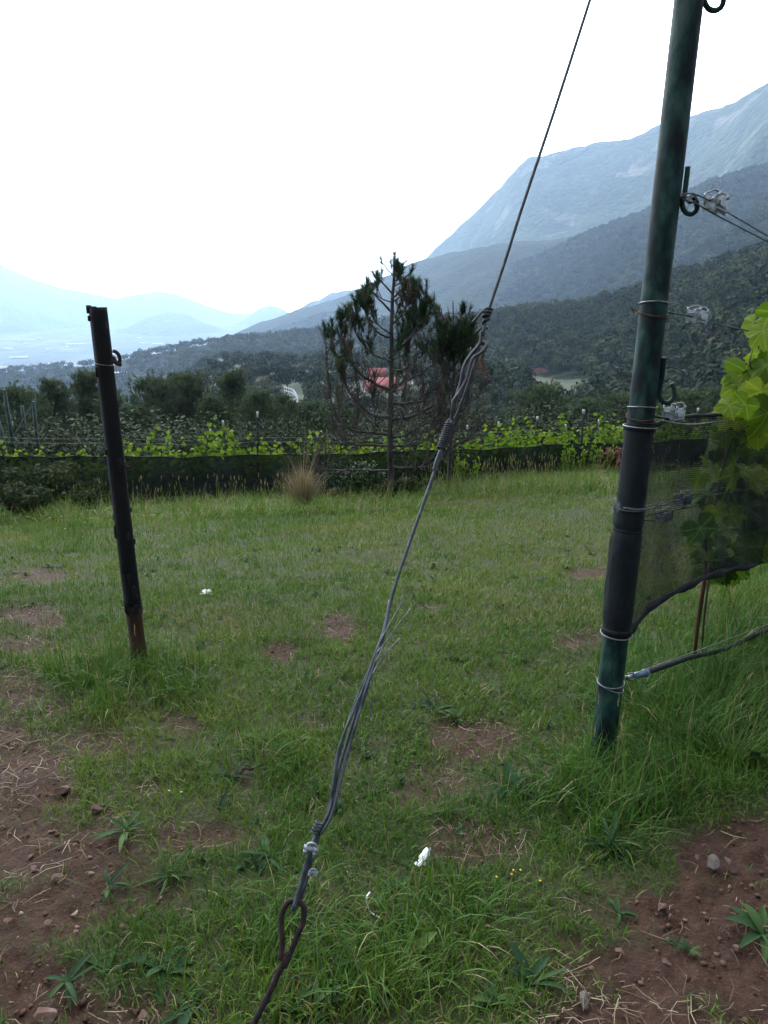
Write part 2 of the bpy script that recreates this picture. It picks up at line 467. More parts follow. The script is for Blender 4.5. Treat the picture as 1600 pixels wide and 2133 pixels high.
def ground_material():
    m, nt, n, l = new_mat("ground_earth_and_turf")
    out = n.new("ShaderNodeOutputMaterial"); b = n.new("ShaderNodeBsdfPrincipled")
    tc = n.new("ShaderNodeTexCoord")
    def noise(sc, det=6, rough=.6):
        k = n.new("ShaderNodeTexNoise"); k.inputs["Scale"].default_value = sc; k.inputs["Detail"].default_value = det
        k.inputs["Roughness"].default_value = rough; l.new(tc.outputs["Object"], k.inputs["Vector"]); return k
    def mix(f, a, c, fv=None):
        k = n.new("ShaderNodeMixRGB")
        if f is not None: l.new(f, k.inputs[0])
        else: k.inputs[0].default_value = fv
        for s, v in ((1, a), (2, c)):
            if isinstance(v, tuple): k.inputs[s].default_value = (*v, 1)
            else: l.new(v, k.inputs[s])
        return k.outputs[0]
    n1, n2, n3 = noise(14), noise(90, 4), noise(3)
    soil = ramp(n, [(.25, (.028, .014, .009)), (.5, (.060, .028, .018)), (.68, (.092, .046, .030)), (.85, (.14, .088, .06))])
    l.new(n1.outputs["Fac"], soil.inputs[0])
    grit = ramp(n, [(.35, (.030, .017, .013)), (.62, (.060, .033, .024)), (.75, (.15, .105, .08))])
    l.new(n2.outputs["Fac"], grit.inputs[0])
    soilc = mix(None, soil.outputs[0], grit.outputs[0], .45)
    turf = ramp(n, [(.3, (.020, .026, .010)), (.5, (.038, .048, .015)), (.75, (.080, .074, .032))])
    l.new(n2.outputs["Fac"], turf.inputs[0])
    at = n.new("ShaderNodeAttribute"); at.attribute_name = "tint"
    near = mix(at.outputs["Fac"], turf.outputs[0], soilc)
    # hillside scrub and, farther down, the fields of the valley
    nh, nh2 = noise(.02, 8), noise(.12, 6)
    hill = ramp(n, [(.36, (.020, .030, .015)), (.5, (.035, .047, .022)), (.60, (.048, .058, .026)), (.72, (.066, .064, .035))])
    l.new(nh.outputs["Fac"], hill.inputs[0])
    hill2 = ramp(n, [(.4, (.018, .028, .014)), (.6, (.055, .066, .03))]); l.new(nh2.outputs["Fac"], hill2.inputs[0])
    hillc = mix(None, hill.outputs[0], hill2.outputs[0], .5)
    vo = n.new("ShaderNodeTexVoronoi"); vo.inputs["Scale"].default_value = .0065
    mp = n.new("ShaderNodeMapping"); mp.inputs["Scale"].default_value = (1, .55, 0); mp.inputs["Rotation"].default_value = (0, 0, .4)
    l.new(tc.outputs["Object"], mp.inputs[0]); l.new(mp.outputs[0], vo.inputs["Vector"])
    sx = n.new("ShaderNodeSeparateColor"); l.new(vo.outputs["Color"], sx.inputs[0])
    fld = ramp(n, [(.0, (.015, .025, .012)), (.35, (.05, .07, .03)), (.5, (.08, .095, .045)), (.7, (.13, .125, .075)), (.88, (.012, .02, .01))]); fld.color_ramp.interpolation = 'CONSTANT'
    l.new(sx.outputs[0], fld.inputs[0])
    vn = noise(.004, 8); vr = ramp(n, [(.45, (0, 0, 0)), (.58, (1, 1, 1))]); l.new(vn.outputs["Fac"], vr.inputs[0])
    val = mix(vr.outputs[0], fld.outputs[0], (.03, .042, .022))
    sp = n.new("ShaderNodeSeparateXYZ"); l.new(tc.outputs["Object"], sp.inputs[0])
    def rng_(sock, a, c):
        k = n.new("ShaderNodeMapRange"); k.inputs[1].default_value = a; k.inputs[2].default_value = c; l.new(sock, k.inputs[0]); return k.outputs[0]
    ln = n.new("ShaderNodeVectorMath"); ln.operation = 'LENGTH'; l.new(tc.outputs["Object"], ln.inputs[0])
    c1 = mix(rng_(ln.outputs["Value"], 14, 40), near, hillc)
    c2 = mix(rng_(sp.outputs[2], -270, -315), c1, val)
    l.new(c2, b.inputs["Base Color"])
    b.inputs["Roughness"].default_value = .9; b.inputs["Specular IOR Level"].default_value = .2
    bp = n.new("ShaderNodeBump"); bp.inputs["Strength"].default_value = 1.0; bp.inputs["Distance"].default_value = .02
    nb = noise(60, 8, .65); l.new(nb.outputs["Fac"], bp.inputs["Height"]); l.new(bp.outputs[0], b.inputs["Normal"])
    l.new(b.outputs[0], out.inputs[0])
    return m
ground = mb.build("ground", ground_material())
tag(ground, "red earth and mown turf slope falling away to the valley", "ground", kind="structure")

# ------------------------------------------------------------------ hills and mountains
def hill_material(name, base, rock=None, scale=.09, bump=6.0, rockscale=.006):
    m, nt, n, l = new_mat(name)
    out = n.new("ShaderNodeOutputMaterial"); b = n.new("ShaderNodeBsdfPrincipled"); tc = n.new("ShaderNodeTexCoord")
    vo = n.new("ShaderNodeTexVoronoi"); vo.inputs["Scale"].default_value = scale; l.new(tc.outputs["Object"], vo.inputs["Vector"])
    no = n.new("ShaderNodeTexNoise"); no.inputs["Scale"].default_value = scale * .12; no.inputs["Detail"].default_value = 9; l.new(tc.outputs["Object"], no.inputs["Vector"])
    sc = n.new("ShaderNodeSeparateColor"); l.new(vo.outputs["Color"], sc.inputs[0])
    ad = n.new("ShaderNodeMath"); ad.operation = 'MULTIPLY_ADD'; ad.inputs[1].default_value = .30; l.new(sc.outputs[0], ad.inputs[0]); l.new(no.outputs["Fac"], ad.inputs[2])
    r = ramp(n, [(.38, tuple(c * .55 for c in base)), (.62, base), (.85, tuple(min(1, c * 1.7) for c in base))]); l.new(ad.outputs[0], r.inputs[0])
    col = r.outputs[0]
    if rock:
        rn = n.new("ShaderNodeTexNoise"); rn.inputs["Scale"].default_value = rockscale; rn.inputs["Detail"].default_value = 10; rn.inputs["Roughness"].default_value = .68; rn.inputs["Distortion"].default_value = .6
        mp = n.new("ShaderNodeMapping"); mp.inputs["Scale"].default_value = (1, 1, .55); l.new(tc.outputs["Object"], mp.inputs[0]); l.new(mp.outputs[0], rn.inputs["Vector"])
        rr = ramp(n, [(.56, (0, 0, 0)), (.66, (1, 1, 1))]); l.new(rn.outputs["Fac"], rr.inputs[0])
        sp = n.new("ShaderNodeSeparateXYZ"); l.new(tc.outputs["Object"], sp.inputs[0])
        k = n.new("ShaderNodeMapRange"); k.inputs[1].default_value = rock[1]; k.inputs[2].default_value = rock[2]; l.new(sp.outputs[2], k.inputs[0])
        k2 = n.new("ShaderNodeMapRange"); k2.inputs[1].default_value = rock[3]; k2.inputs[2].default_value = rock[4]; k2.inputs[3].default_value = 1; k2.inputs[4].default_value = 0; l.new(sp.outputs[2], k2.inputs[0])
        mu = n.new("ShaderNodeMath"); mu.operation = 'MULTIPLY'; l.new(k.outputs[0], mu.inputs[0]); l.new(k2.outputs[0], mu.inputs[1])
        m3 = n.new("ShaderNodeMath"); m3.operation = 'MULTIPLY'; l.new(mu.outputs[0], m3.inputs[0]); l.new(rr.outputs[0], m3.inputs[1])
        mx = n.new("ShaderNodeMixRGB"); l.new(m3.outputs[0], mx.inputs[0]); l.new(col, mx.inputs[1]); mx.inputs[2].default_value = (*rock[0], 1)
        col = mx.outputs[0]
    l.new(col, b.inputs["Base Color"]); b.inputs["Roughness"].default_value = .95; b.inputs["Specular IOR Level"].default_value = .1
    iv = n.new("ShaderNodeMath"); iv.operation = 'SUBTRACT'; iv.inputs[0].default_value = 1; l.new(vo.outputs["Distance"], iv.inputs[1])
    bp = n.new("ShaderNodeBump"); bp.inputs["Strength"].default_value = .9; bp.inputs["Distance"].default_value = bump
    l.new(iv.outputs[0], bp.inputs["Height"]); l.new(bp.outputs[0], b.inputs["Normal"])
    l.new(b.outputs[0], out.inputs[0])
    return m

class Ridge:
    """a hill whose skyline runs through given bearings and heights at given distances"""
    def __init__(self, pts, sf, sb, seed, rough, w=.05):
        a, z, D = [], [], []
        for px, py, d in pts:
            q = ray(px, py); h = math.hypot(q[0], q[1])
            a.append(math.atan2(q[0], q[1])); z.append(1.5 + q[2] / h * d); D.append(d)
        self.a, self.z, self.D = np.array(a), np.array(z), np.array(D, float)
        self.sf, self.sb, self.seed, self.rough, self.w = sf, sb, seed, rough, w
    def h(self, x, y, crestnoise=True):
        a = np.arctan2(x, y); r = np.hypot(x, y)
        D = np.interp(a, self.a, self.D); Z = np.interp(a, self.a, self.z)
        dr = D - r
        ww = self.w * D
        f = np.where(dr > 0, self.sf, self.sb)
        drop = f * (np.sqrt(dr ** 2 + ww ** 2) - ww)
        L = self.rough[1]
        rdg = 1 - np.abs(2 * fbm(x / L, y / L, self.seed, 5) - 1)
        far = sstep(0, .25, np.abs(dr) / D)
        z = Z - drop + (rdg - .75) * self.rough[0] * (far * .95 + .05)
        if crestnoise:
            z = z + (fbm(x / (L * .12), y / (L * .12), self.seed + 5, 4) - .5) * self.rough[0] * .10
        edge = np.minimum(sstep(self.a[0] - .02, self.a[0] + .04, a), 1 - sstep(self.a[-1] - .04, self.a[-1] + .02, a))
        return z - (1 - edge) * .15 * D
    def mesh(self, name, mat, label, near=.45, far=1.35, na=260, nr=70):
        a = np.linspace(self.a[0], self.a[-1], na)
        t = np.concatenate([np.linspace(near, .94, nr // 2)[:-1], np.linspace(.94, 1.04, nr // 3)[:-1], np.linspace(1.04, far, nr // 5)])
        A, T = np.meshgrid(a, t)
        Rr = T * np.interp(A, self.a, self.D)
        x, y = Rr * np.sin(A), Rr * np.cos(A)
        z = np.maximum(self.h(x, y), -360)
        n0, n1 = x.shape
        i = np.arange(n0 - 1)[:, None] * n1; j = np.arange(n1 - 1)[None, :]
        Q = np.stack([i + j, i + n1 + j, i + n1 + j + 1, i + j + 1], -1).reshape(-1, 4)
        o = MB().add(np.stack([x, y, z], -1), [Q]).build(name, mat)
        return tag(o, label, "hill" if "hill" in name else "mountain", kind="structure")

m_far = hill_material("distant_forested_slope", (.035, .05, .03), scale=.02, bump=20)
m_mid = hill_material("forested_slope", (.014, .022, .013), scale=.13, bump=5)
m_cliff = hill_material("slope_with_pale_cliffs", (.03, .045, .028), rock=((.17, .155, .145), 90, 200, 560, 800), scale=.05, bump=10, rockscale=.0075)
EXT = 1.0
r_range = Ridge([(-900, 470, 9500), (-400, 480, 9500), (-150, 500, 9200), (0, 551, 9000), (70, 582, 9000), (130, 602, 9000), (190, 612, 9000), (240, 623, 9200), (290, 613, 9200), (330, 606, 9200),
                 (370, 614, 9200), (420, 634, 9400), (470, 650, 9400), (520, 667, 9400), (640, 690, 9600), (760, 692, 9600)], .28, .3, 11, (260, 1800))
r_round = Ridge([(120, 718, 6600), (200, 703, 6600), (270, 680, 6600), (310, 659, 6600), (350, 650, 6600), (390, 655, 6600), (430, 674, 6600), (480, 690, 6600), (540, 704, 6600), (600, 716, 6600)], .25, .3, 12, (60, 900), .03)
r_peak = Ridge([(400, 712, 7600), (470, 688, 7600), (505, 667, 7600), (540, 643, 7600), (563, 635, 7600), (590, 644, 7600), (620, 664, 7600), (700, 690, 7600)], .3, .3, 13, (60, 700), .02)
r_big = Ridge([(560, 672, 4680), (640, 634, 4499), (690, 612, 4356), (750, 597, 4203), (800, 580, 4064), (850, 558, 3927), (880, 541, 3813), (915, 512, 3695), (960, 470, 3609), (1000, 434, 3530), (1040, 391, 3451), (1070, 357, 3383),
               (1100, 335, 3354), (1140, 321, 3315), (1200, 311, 3276), (1280, 295, 3198), (1370, 264, 3120), (1440, 244, 3042), (1520, 222, 2886), (1560, 200, 2808), (1600, 178, 2730), (1750, 120, 2652), (2100, 60, 2652), (2500, 100, 2652)], .55, .5, 14, (300, 900), .02)
r_five = Ridge([(430, 716, 2760), (490, 696, 2722), (550, 669, 2684), (620, 646, 2640), (680, 628, 2602), (740, 606, 2521), (800, 578, 2442), (869, 544, 2317), (925, 531, 2203), (980, 519, 2131), (1037, 508, 2080), (1085, 502, 2080), (1150, 502, 2080),
                (1240, 480, 2080), (1400, 440, 2080), (1700, 380, 2080), (2200, 330, 2080)], .32, .3, 15, (120, 520), .03)
r_four = Ridge([(480, 720, 2464), (560, 695, 2464), (650, 665, 2408), (700, 652, 2352), (760, 642, 2296), (850, 628, 2128), (917, 618, 2016), (962, 602, 1960), (1037, 568, 1904), (1093, 547, 1848), (1150, 525, 1792), (1200, 502, 1792),
                (1275, 472, 1736), (1350, 446, 1680), (1475, 386, 1680), (1600, 352, 1680), (1800, 300, 1680), (2200, 250, 1680)], .26, .3, 16, (60, 300), .03)
r_dark = Ridge([(-700, 790, 1300), (-200, 782, 1300), (0, 779, 1300), (100, 769, 1250), (200, 764, 1200), (250, 752, 1150), (280, 745, 1150), (350, 734, 1100), (425, 719, 1080), (500, 711, 1060), (600, 704, 1050), (685, 693, 1050), (760, 680, 1050), (850, 672, 1050), (980, 665, 1050), (1100, 660, 1050)], .12, .25, 17, (5, 120), .04)
r_wood = Ridge([(700, 742, 620), (800, 715, 600), (900, 688, 580), (980, 672, 560), (1030, 664, 540), (1075, 655, 530), (1150, 650, 520), (1217, 645, 510), (1250, 634, 500), (1319, 620, 480), (1405, 586, 470), (1450, 578, 460), (1600, 530, 450), (1800, 480, 440), (2300, 400, 420)], .15, .25, 18, (3, 90), .05)
r_range.mesh("distant_mountain_range", m_far, "pale hazy mountain range beyond the valley at the far left", .75, 1.12)
r_round.mesh("distant_rounded_hill", m_far, "low rounded hazy hill in front of the far range", .8, 1.2)
r_peak.mesh("distant_peaked_hill", m_far, "small pale peaked hill where the valley narrows", .8, 1.2)
r_big.mesh("cliff_mountain", m_cliff, "tall blue mountain with a steep shoulder and pale cliff patches", .55, 1.4, 420, 110)
r_five.mesh("hazy_forested_hill", m_mid, "blue grey forested ridge below the cliffs", .6, 1.3, 420, 90)
r_four.mesh("dark_forested_hill", m_mid, "dark blue forested ridge in front of the hazy ridge", .55, 1.3, 420, 90)
r_dark.mesh("low_forested_hill", m_mid, "low dark forested spur above the valley", .7, 1.2, 420, 70)
r_wood.mesh("near_wooded_hill", m_mid, "near wooded hillside beyond the vineyard", .35, 1.2, 420, 90)

def zland(x, y):
    z = zg(x, y)
    for r, lo in ((r_wood, .35), (r_dark, .7), (r_four, .55)):
        a = np.arctan2(x, y); ok = (a > r.a[0] + .02) & (a < r.a[-1] - .02) & (np.hypot(x, y) > lo * np.interp(a, r.a, r.D))
        z = np.where(ok, np.maximum(z, r.h(x, y)), z)
    return z

# ------------------------------------------------------------------ the air
def haze():
    lo, hi = np.array([-11300, -11300, -362.0]), np.array([11300, 11300, 1180.0])
    o = MB().box((lo + hi) / 2, (hi - lo) / 2).build("haze", None, smooth=False)
    m, nt, n, l = new_mat("pale_haze")
    out = n.new("ShaderNodeOutputMaterial"); v = n.new("ShaderNodeVolumePrincipled")
    v.inputs["Color"].default_value = (*HAZE_COLOR, 1); v.inputs["Density"].default_value = HAZE_DENSITY; v.inputs["Anisotropy"].default_value = .6
    l.new(v.outputs[0], out.inputs["Volume"])
    o.data.materials.append(m)
    tag(o, "pale blue haze filling the valley air", "haze", kind="stuff")
haze()
# ------------------------------------------------------------------ near trellis row: steel post, wires, clamps, net, hose
STEEL = mat_noise("green_painted_steel", [(.40, (.004, .009, .010)), (.48, (.006, .023, .022)), (.57, (.015, .049, .039)), (.68, (.050, .062, .056))], scale=24, detail=8, rough=.6, bump=.25, bscale=60, bdist=.002, spec=.2, stretch=(1, 1, .4))
RUST_PATCH = mat_noise("rust_blotches", [(.3, (.018, .010, .009)), (.6, (.055, .022, .017)), (.8, (.09, .04, .03))], scale=40, rough=.9, bump=.5, bdist=.002)
GALV = mat_noise("galvanised_wire", [(.3, (.10, .105, .11)), (.7, (.26, .27, .28))], scale=60, rough=.45, bump=.1, metal=.7, spec=.5)
DARKWIRE = mat_noise("weathered_wire", [(.3, (.026, .028, .033)), (.55, (.055, .058, .066)), (.75, (.10, .10, .105))], scale=45, rough=.6, bump=.3, metal=.35, bdist=.001)
GREYWIRE = mat_noise("greyish_wire", [(.3, (.055, .062, .070)), (.7, (.13, .145, .16))], scale=45, rough=.55, bump=.2, metal=.4, bdist=.001)
RUSTWIRE = mat_noise("rusty_wire", [(.3, (.022, .012, .011)), (.65, (.07, .035, .028))], scale=60, rough=.85, bump=.3, bdist=.001)
RUSTROD = mat_noise("rusty_rod", [(.3, (.012, .008, .010)), (.55, (.030, .018, .019)), (.78, (.075, .038, .030))], scale=55, rough=.85, bump=.6, bdist=.002)
CAST = mat_noise("cast_zinc", [(.3, (.20, .22, .23)), (.6, (.36, .39, .41)), (.8, (.5, .53, .55))], scale=50, rough=.5, bump=.25, metal=.45, bdist=.001)
SPOOL = mat_noise("dull_rusted_spool", [(.3, (.06, .045, .04)), (.7, (.16, .12, .11))], scale=50, rough=.7, bump=.3, metal=.4, bdist=.001)
BLACKP = mat_noise("black_polyethylene", [(.3, (.008, .009, .010)), (.7, (.022, .024, .027))], scale=20, rough=.75, bump=.3, bdist=.002, spec=.12)
BLUEP = mat_noise("blue_grey_fitting", [(.3, (.04, .07, .11)), (.7, (.10, .16, .22))], scale=40, rough=.3, bump=.15, bdist=.001, spec=.6)

POST_B = G(1253, 1588)
Yp = float(POST_B[1])
_pt = P(1435, 0, Yp + .24)
POST_D = (_pt - POST_B) / (_pt[2] - POST_B[2])
def post_at(py):
    lo, hi = -.3, 3.4
    for _ in range(50):
        m = (lo + hi) / 2
        if project(POST_B + POST_D * m)[1] > py: lo = m
        else: hi = m
    return POST_B + POST_D * lo
POST_R = .5 * 51 / F_PX * depth_of(post_at(1400))
ROW = np.array([1.0, .95]); ROW /= np.linalg.norm(ROW)
ROWN = np.array([-ROW[1], ROW[0]])
def RW(px, py, off=0.0):
    """point of the picture on the upright plane of the near vine row"""
    d = ray(px, py); n = np.array([ROWN[0], ROWN[1]])
    o = POST_B[:2] + ROWN * off
    t = np.dot(o, n) / np.dot(d[:2], n)
    return EYE + d * t
AX = POST_D / np.linalg.norm(POST_D)
PA = np.cross(AX, [0, 1.0, 0]); PA /= np.linalg.norm(PA)
PB = np.cross(AX, PA)

def ring_path(c, r, tilt=(0, 0), n=40, a0=0, a1=2 * math.pi, rise=0.0):
    a = np.linspace(a0, a1, n)
    return c + np.cos(a)[:, None] * PA * r + np.sin(a)[:, None] * PB * r + (np.cos(a) * tilt[0] + np.sin(a) * tilt[1] + rise * (a - a0) / (2 * math.pi))[:, None] * AX

post = thing("trellis_post", "tall green painted steel post with wire rings and hooks, its middle wrapped in black net", "post", POST_B)
tt = np.linspace(-.25, 3.25, 60)
MB().tube([POST_B + POST_D * t for t in tt], POST_R, 28).build("shaft", STEEL, post)
# rust blotches where the paint has gone
for py, a, sz in ((640, 3.9, .03), (862, 4.1, .032), (870, 5.0, .03), (1262, 4.4, .03), (1275, 5.2, .02), (1250, 4.0, .02)):
    rb = MB(); c = post_at(py)
    k = 9
    ang = a + np.linspace(-.5, .5, k)[None, :] * sz / .03
    zz = np.linspace(-1, 1, k)[:, None] * sz * .45
    wob = rng.uniform(.75, 1.1, (k, k))
    pt = c + np.cos(ang * np.ones((k, 1)))[..., None] * PA * (POST_R + .0009) + np.sin(ang * np.ones((k, 1)))[..., None] * PB * (POST_R + .0009) + (zz * wob)[..., None] * AX
    i = np.arange(k - 1)[:, None] * k; j = np.arange(k - 1)[None, :]
    keep = np.stack([i + j, i + j + 1, i + k + j + 1, i + k + j], -1).reshape(k - 1, k - 1, 4)
    cc = np.hypot(*np.meshgrid(np.linspace(-1, 1, k - 1), np.linspace(-1, 1, k - 1)))
    rb.add(pt.reshape(-1, 3), [keep[(cc + rng.uniform(-.15, .15, cc.shape)) < .9].reshape(-1, 4)])
    rb.build("rust_patch", RUST_PATCH, post)

def hook(pix, Y, r, parent, mat, name="hook"):
    pts = spline([P(a, b, Y + (c if len(q) > 2 else 0)) for q in pix for (a, b, c) in [(q + (0,))[:3]]], 8)
    return MB().tube(pts, r, 10).build(name, mat, parent)
def front(py): return post_at(py)[1]
hr = .0075
hook([(1433, 347), (1430, 375), (1426, 402), (1421, 424), (1427, 441), (1440, 446), (1451, 436), (1450, 420), (1441, 404)], front(420) - .005, hr, post, STEEL)
hook([(1383, 745), (1381, 770), (1377, 798), (1374, 822), (1381, 837), (1394, 838), (1404, 826), (1404, 810), (1400, 798)], front(800) - .005, hr, post, STEEL)
hook([(1466, -40), (1466, -18), (1468, 4), (1476, 18), (1489, 22), (1501, 16), (1507, 2), (1504, -14), (1494, -22)], front(10) - .005, hr, post, STEEL)
rr = POST_R + .003
for py, tilt, mat, w in ((633, (0, .004), GALV, .0022), (652, (0, -.012), RUSTWIRE, .0024), (656, (.004, -.010), RUSTWIRE, .0024),
                         (849, (0, .003), GALV, .0022), (866, (-.004, -.014), RUSTWIRE, .0026), (872, (.004, -.012), RUSTWIRE, .0024),
                         (1420, (-.004, -.006), GALV, .002), (1428, (.012, -.004), GALV, .002)):
    MB().tube(ring_path(post_at(py), rr, tilt), w, 6, caps=False).build("wire_ring", mat, post)
# twisted ends of the two rusty rings
for py, dx in ((645, -1), (862, -1)):
    c = post_at(py) - PA * 0
    px, _ = project(c)
    e = [P(px - 33, py + 4, front(py) - POST_R * .3), P(px - 42, py - 2, front(py) - POST_R * .3), P(px - 40, py + 6, front(py) - POST_R * .4), P(px - 46, py - 5, front(py) - POST_R * .4)]
    MB().tube(spline(e, 6), .002, 6).build("twisted_end", RUSTWIRE, post)

def wire(pts, r, name, label, mat=DARKWIRE, cat="wire", group=None):
    o = MB().tube(pts, r, 7).build(name, mat)
    return tag(o, label, cat, group)
def ext(px0, py0, px1, py1, L=4.0):
    a, b = RW(px0, py0), RW(px1, py1)
    d = (b - a) / np.linalg.norm(b - a)
    return a, b, d, a + d * L
# upper pair
a, b, d, e = ext(1520, 445, 1600, 492)
w1 = spline([RW(1424, 404), RW(1440, 403), RW(1466, 412), RW(1496, 428), a, b, e], 8)
wire(w1, .0022, "trellis_wire", "upper of the two dark wires running from the hooked clamp to the picture edge", cat="wire", group="trellis wires of the near row")
a, b, d, e = ext(1490, 447, 1600, 504)
w2 = spline([RW(1422, 408, -.01), RW(1432, 417, -.01), RW(1452, 425, -.01), a, b, e], 8)
wire(w2, .0022, "trellis_wire", "lower of the two dark wires running from the hooked clamp to the picture edge", group="trellis wires of the near row")
# knot of wire on the hook
k = MB()
for s in range(3):
    c0 = [(1422, 402), (1432, 412 + 4 * s), (1444, 404 + 3 * s), (1450, 415 + 2 * s), (1436, 424 - 2 * s), (1424, 410 + 3 * s)]
    k.tube(spline([RW(x, y, -.008 * s) for x, y in c0], 5), .002, 6)
tag(k.build("wire_knot", DARKWIRE), "loops of thin dark wire knotted through the upper hook", "wire knot")
a, b, d, e = ext(1480, 672, 1590, 696)
wire(spline([post_at(652) + PA * 0 + (RW(1392, 650) - post_at(652)), RW(1420, 655), RW(1450, 662), a, b, e], 8), .0026, "trellis_wire", "dark double wire from the rusty ring through the middle clamp to the vine leaves", group="trellis wires of the near row")
# net-top wires
a, b, d, e = ext(1410, 868, 1540, 862)
wire(spline([RW(1366, 868), RW(1400, 872), RW(1455, 866), RW(1500, 864), b, b + d * 1.2], 8), .0028, "trellis_wire", "black wire carrying the top edge of the net", BLACKP, group="trellis wires of the near row")
wire(spline([RW(1372, 874, -.02), RW(1400, 880, -.03), RW(1440, 884, -.03), RW(1480, 880, -.02), RW(1530, 873, -.01), RW(1580, 862)], 8), .002, "tie_wire", "thin pale wire sagging below the top edge of the net", GALV)
a, b, d, e = ext(1452, 1046, 1600, 1021)
wire(spline([RW(1300, 1058, -POST_R - .03), RW(1335, 1061, -.02), RW(1390, 1050, .03), a + np.append(ROWN * .05, 0), e + np.append(ROWN * .05, 0)], 8), .002, "trellis_wire", "grey wire behind the net running from the knotted ring to the paler clamp", GALV, group="trellis wires of the near row")
a, b, d, e = ext(1412, 1075, 1600, 1040)
wire(spline([RW(1340, 1084, .0), RW(1366, 1083, .02), a + np.append(ROWN * .06, 0), e + np.append(ROWN * .06, 0)], 8), .002, "trellis_wire", "dark wire behind the net leaving the lower dim clamp", DARKWIRE, group="trellis wires of the near row")

# wire tensioning clamps -------------------------------------------------------
def clamp(px, py, off, label, s=1.0, tilt=0.0, first=[None]):
    c = RW(px, py, off)
    rz = math.atan2(ROW[1], ROW[0])
    if first[0] is not None:
        o = dup(first[0], c, rz, s, label); o.rotation_euler = (0, tilt, rz); return o
    o = thing("wire_clamp", label, "wire clamp", (0, 0, 0), "wire clamps of the near row")
    h = MB(); L, W, H = .040, .022, .021
    h.box((0, 0, -H + .003), (L, W, .003), bev=.0012)
    for sgn in (-1, 1):
        h.box((0, sgn * (W - .0022), .003), (L, .0022, H - .004), bev=.001)
        for q in (-1, 1):
            h.tube([(q * L * .72, sgn * (W + .001), .015), (q * L * .72, sgn * (W + .001), .028)], .0042, 8)
            h.box((q * (L - .004), sgn * W * .62, -H - .0015), (.005, .006, .0045), bev=.001)
    h.box((-L + .0025, 0, -.004), (.0022, W - .005, .012), bev=.0008)
    h.box((L - .0025, 0, -.006), (.0022, W - .005, .010), bev=.0008)
    h.box((0, -W - .0014, -.003), (L * .55, .0013, .008), bev=.0006)
    h.build("housing", CAST, o)
    MB().tube([(-L * .55, 0, .002), (L * .55, 0, .002)], .010, 14).tube([(L * .9, 0, .001), (L * 1.32, 0, .001)], .0085, 6).build("spool", SPOOL, o)
    b = MB()
    b.tube(spline([(-L * .72, -W, .027), (-L * .7, -W * .4, .034), (-L * .72, W, .027)], 6), .0022, 6)
    b.tube(spline([(L * .72, -W, .027), (L * .74, -W * .4, .036), (L * .72, W, .027)], 6), .0022, 6)
    b.tube([(-L * .8, -W * .2, .034), (L * .8, -W * .2, .035)], .0022, 6)
    b.build("bail", GALV, o)
    first[0] = o
    o.location = [float(v) for v in c]; o.rotation_euler = (0, tilt, rz); o.scale = (s,) * 3
    return o
clamp(1491, 424, 0, "grey cast wire clamp hanging by the upper hook, against the hills", 1.0, .12)
clamp(1452, 659, 0, "bright wire clamp level with the rusty ring, beside the yellow green leaves", .9, .14)
clamp(1404, 861, 0, "grey wire clamp touching the top edge of the net beside the post", .93, .05)
clamp(1423, 1040, .07, "paler and higher of the two wire clamps seen through the net", .85, -.03)
clamp(1384, 1074, .09, "darker and lower of the two wire clamps seen through the net", .82, -.02)

# shade net -------------------------------------------------------------------
def net_material(name, lo, hi, period, col):
    m, nt, n, l = new_mat(name)
    out = n.new("ShaderNodeOutputMaterial"); d = n.new("ShaderNodeBsdfPrincipled"); t = n.new("ShaderNodeBsdfTransparent"); mx = n.new("ShaderNodeMixShader")
    d.inputs["Base Color"].default_value = (*col, 1); d.inputs["Roughness"].default_value = .75; d.inputs["Specular IOR Level"].default_value = .25
    tc = n.new("ShaderNodeTexCoord"); no = n.new("ShaderNodeTexNoise"); no.inputs["Scale"].default_value = 7; no.inputs["Detail"].default_value = 5
    wv = n.new("ShaderNodeTexWave"); wv.bands_direction = 'Y'; wv.inputs["Scale"].default_value = 1 / period * .314; wv.inputs["Distortion"].default_value = 2.5; wv.inputs["Detail"].default_value = 2; wv.inputs["Detail Scale"].default_value = 2
    l.new(tc.outputs["UV"], no.inputs["Vector"]); l.new(tc.outputs["UV"], wv.inputs["Vector"])
    ad = n.new("ShaderNodeMath"); ad.operation = 'MULTIPLY_ADD'; ad.inputs[1].default_value = .55; l.new(wv.outputs["Fac"], ad.inputs[0]); l.new(no.outputs["Fac"], ad.inputs[2])
    mr = n.new("ShaderNodeMapRange"); mr.inputs[1].default_value = .45; mr.inputs[2].default_value = 1.1; mr.inputs[3].default_value = lo; mr.inputs[4].default_value = hi
    l.new(ad.outputs[0], mr.inputs[0]); l.new(mr.outputs[0], mx.inputs[0]); l.new(t.outputs[0], mx.inputs[1]); l.new(d.outputs[0], mx.inputs[2]); l.new(mx.outputs[0], out.inputs[0])
    return m
NET = net_material("black_shade_net", .52, .92, .0075, (.006, .008, .011))
NETWRAP = net_material("black_shade_net_folded", .52, .90, .006, (.010, .013, .016))

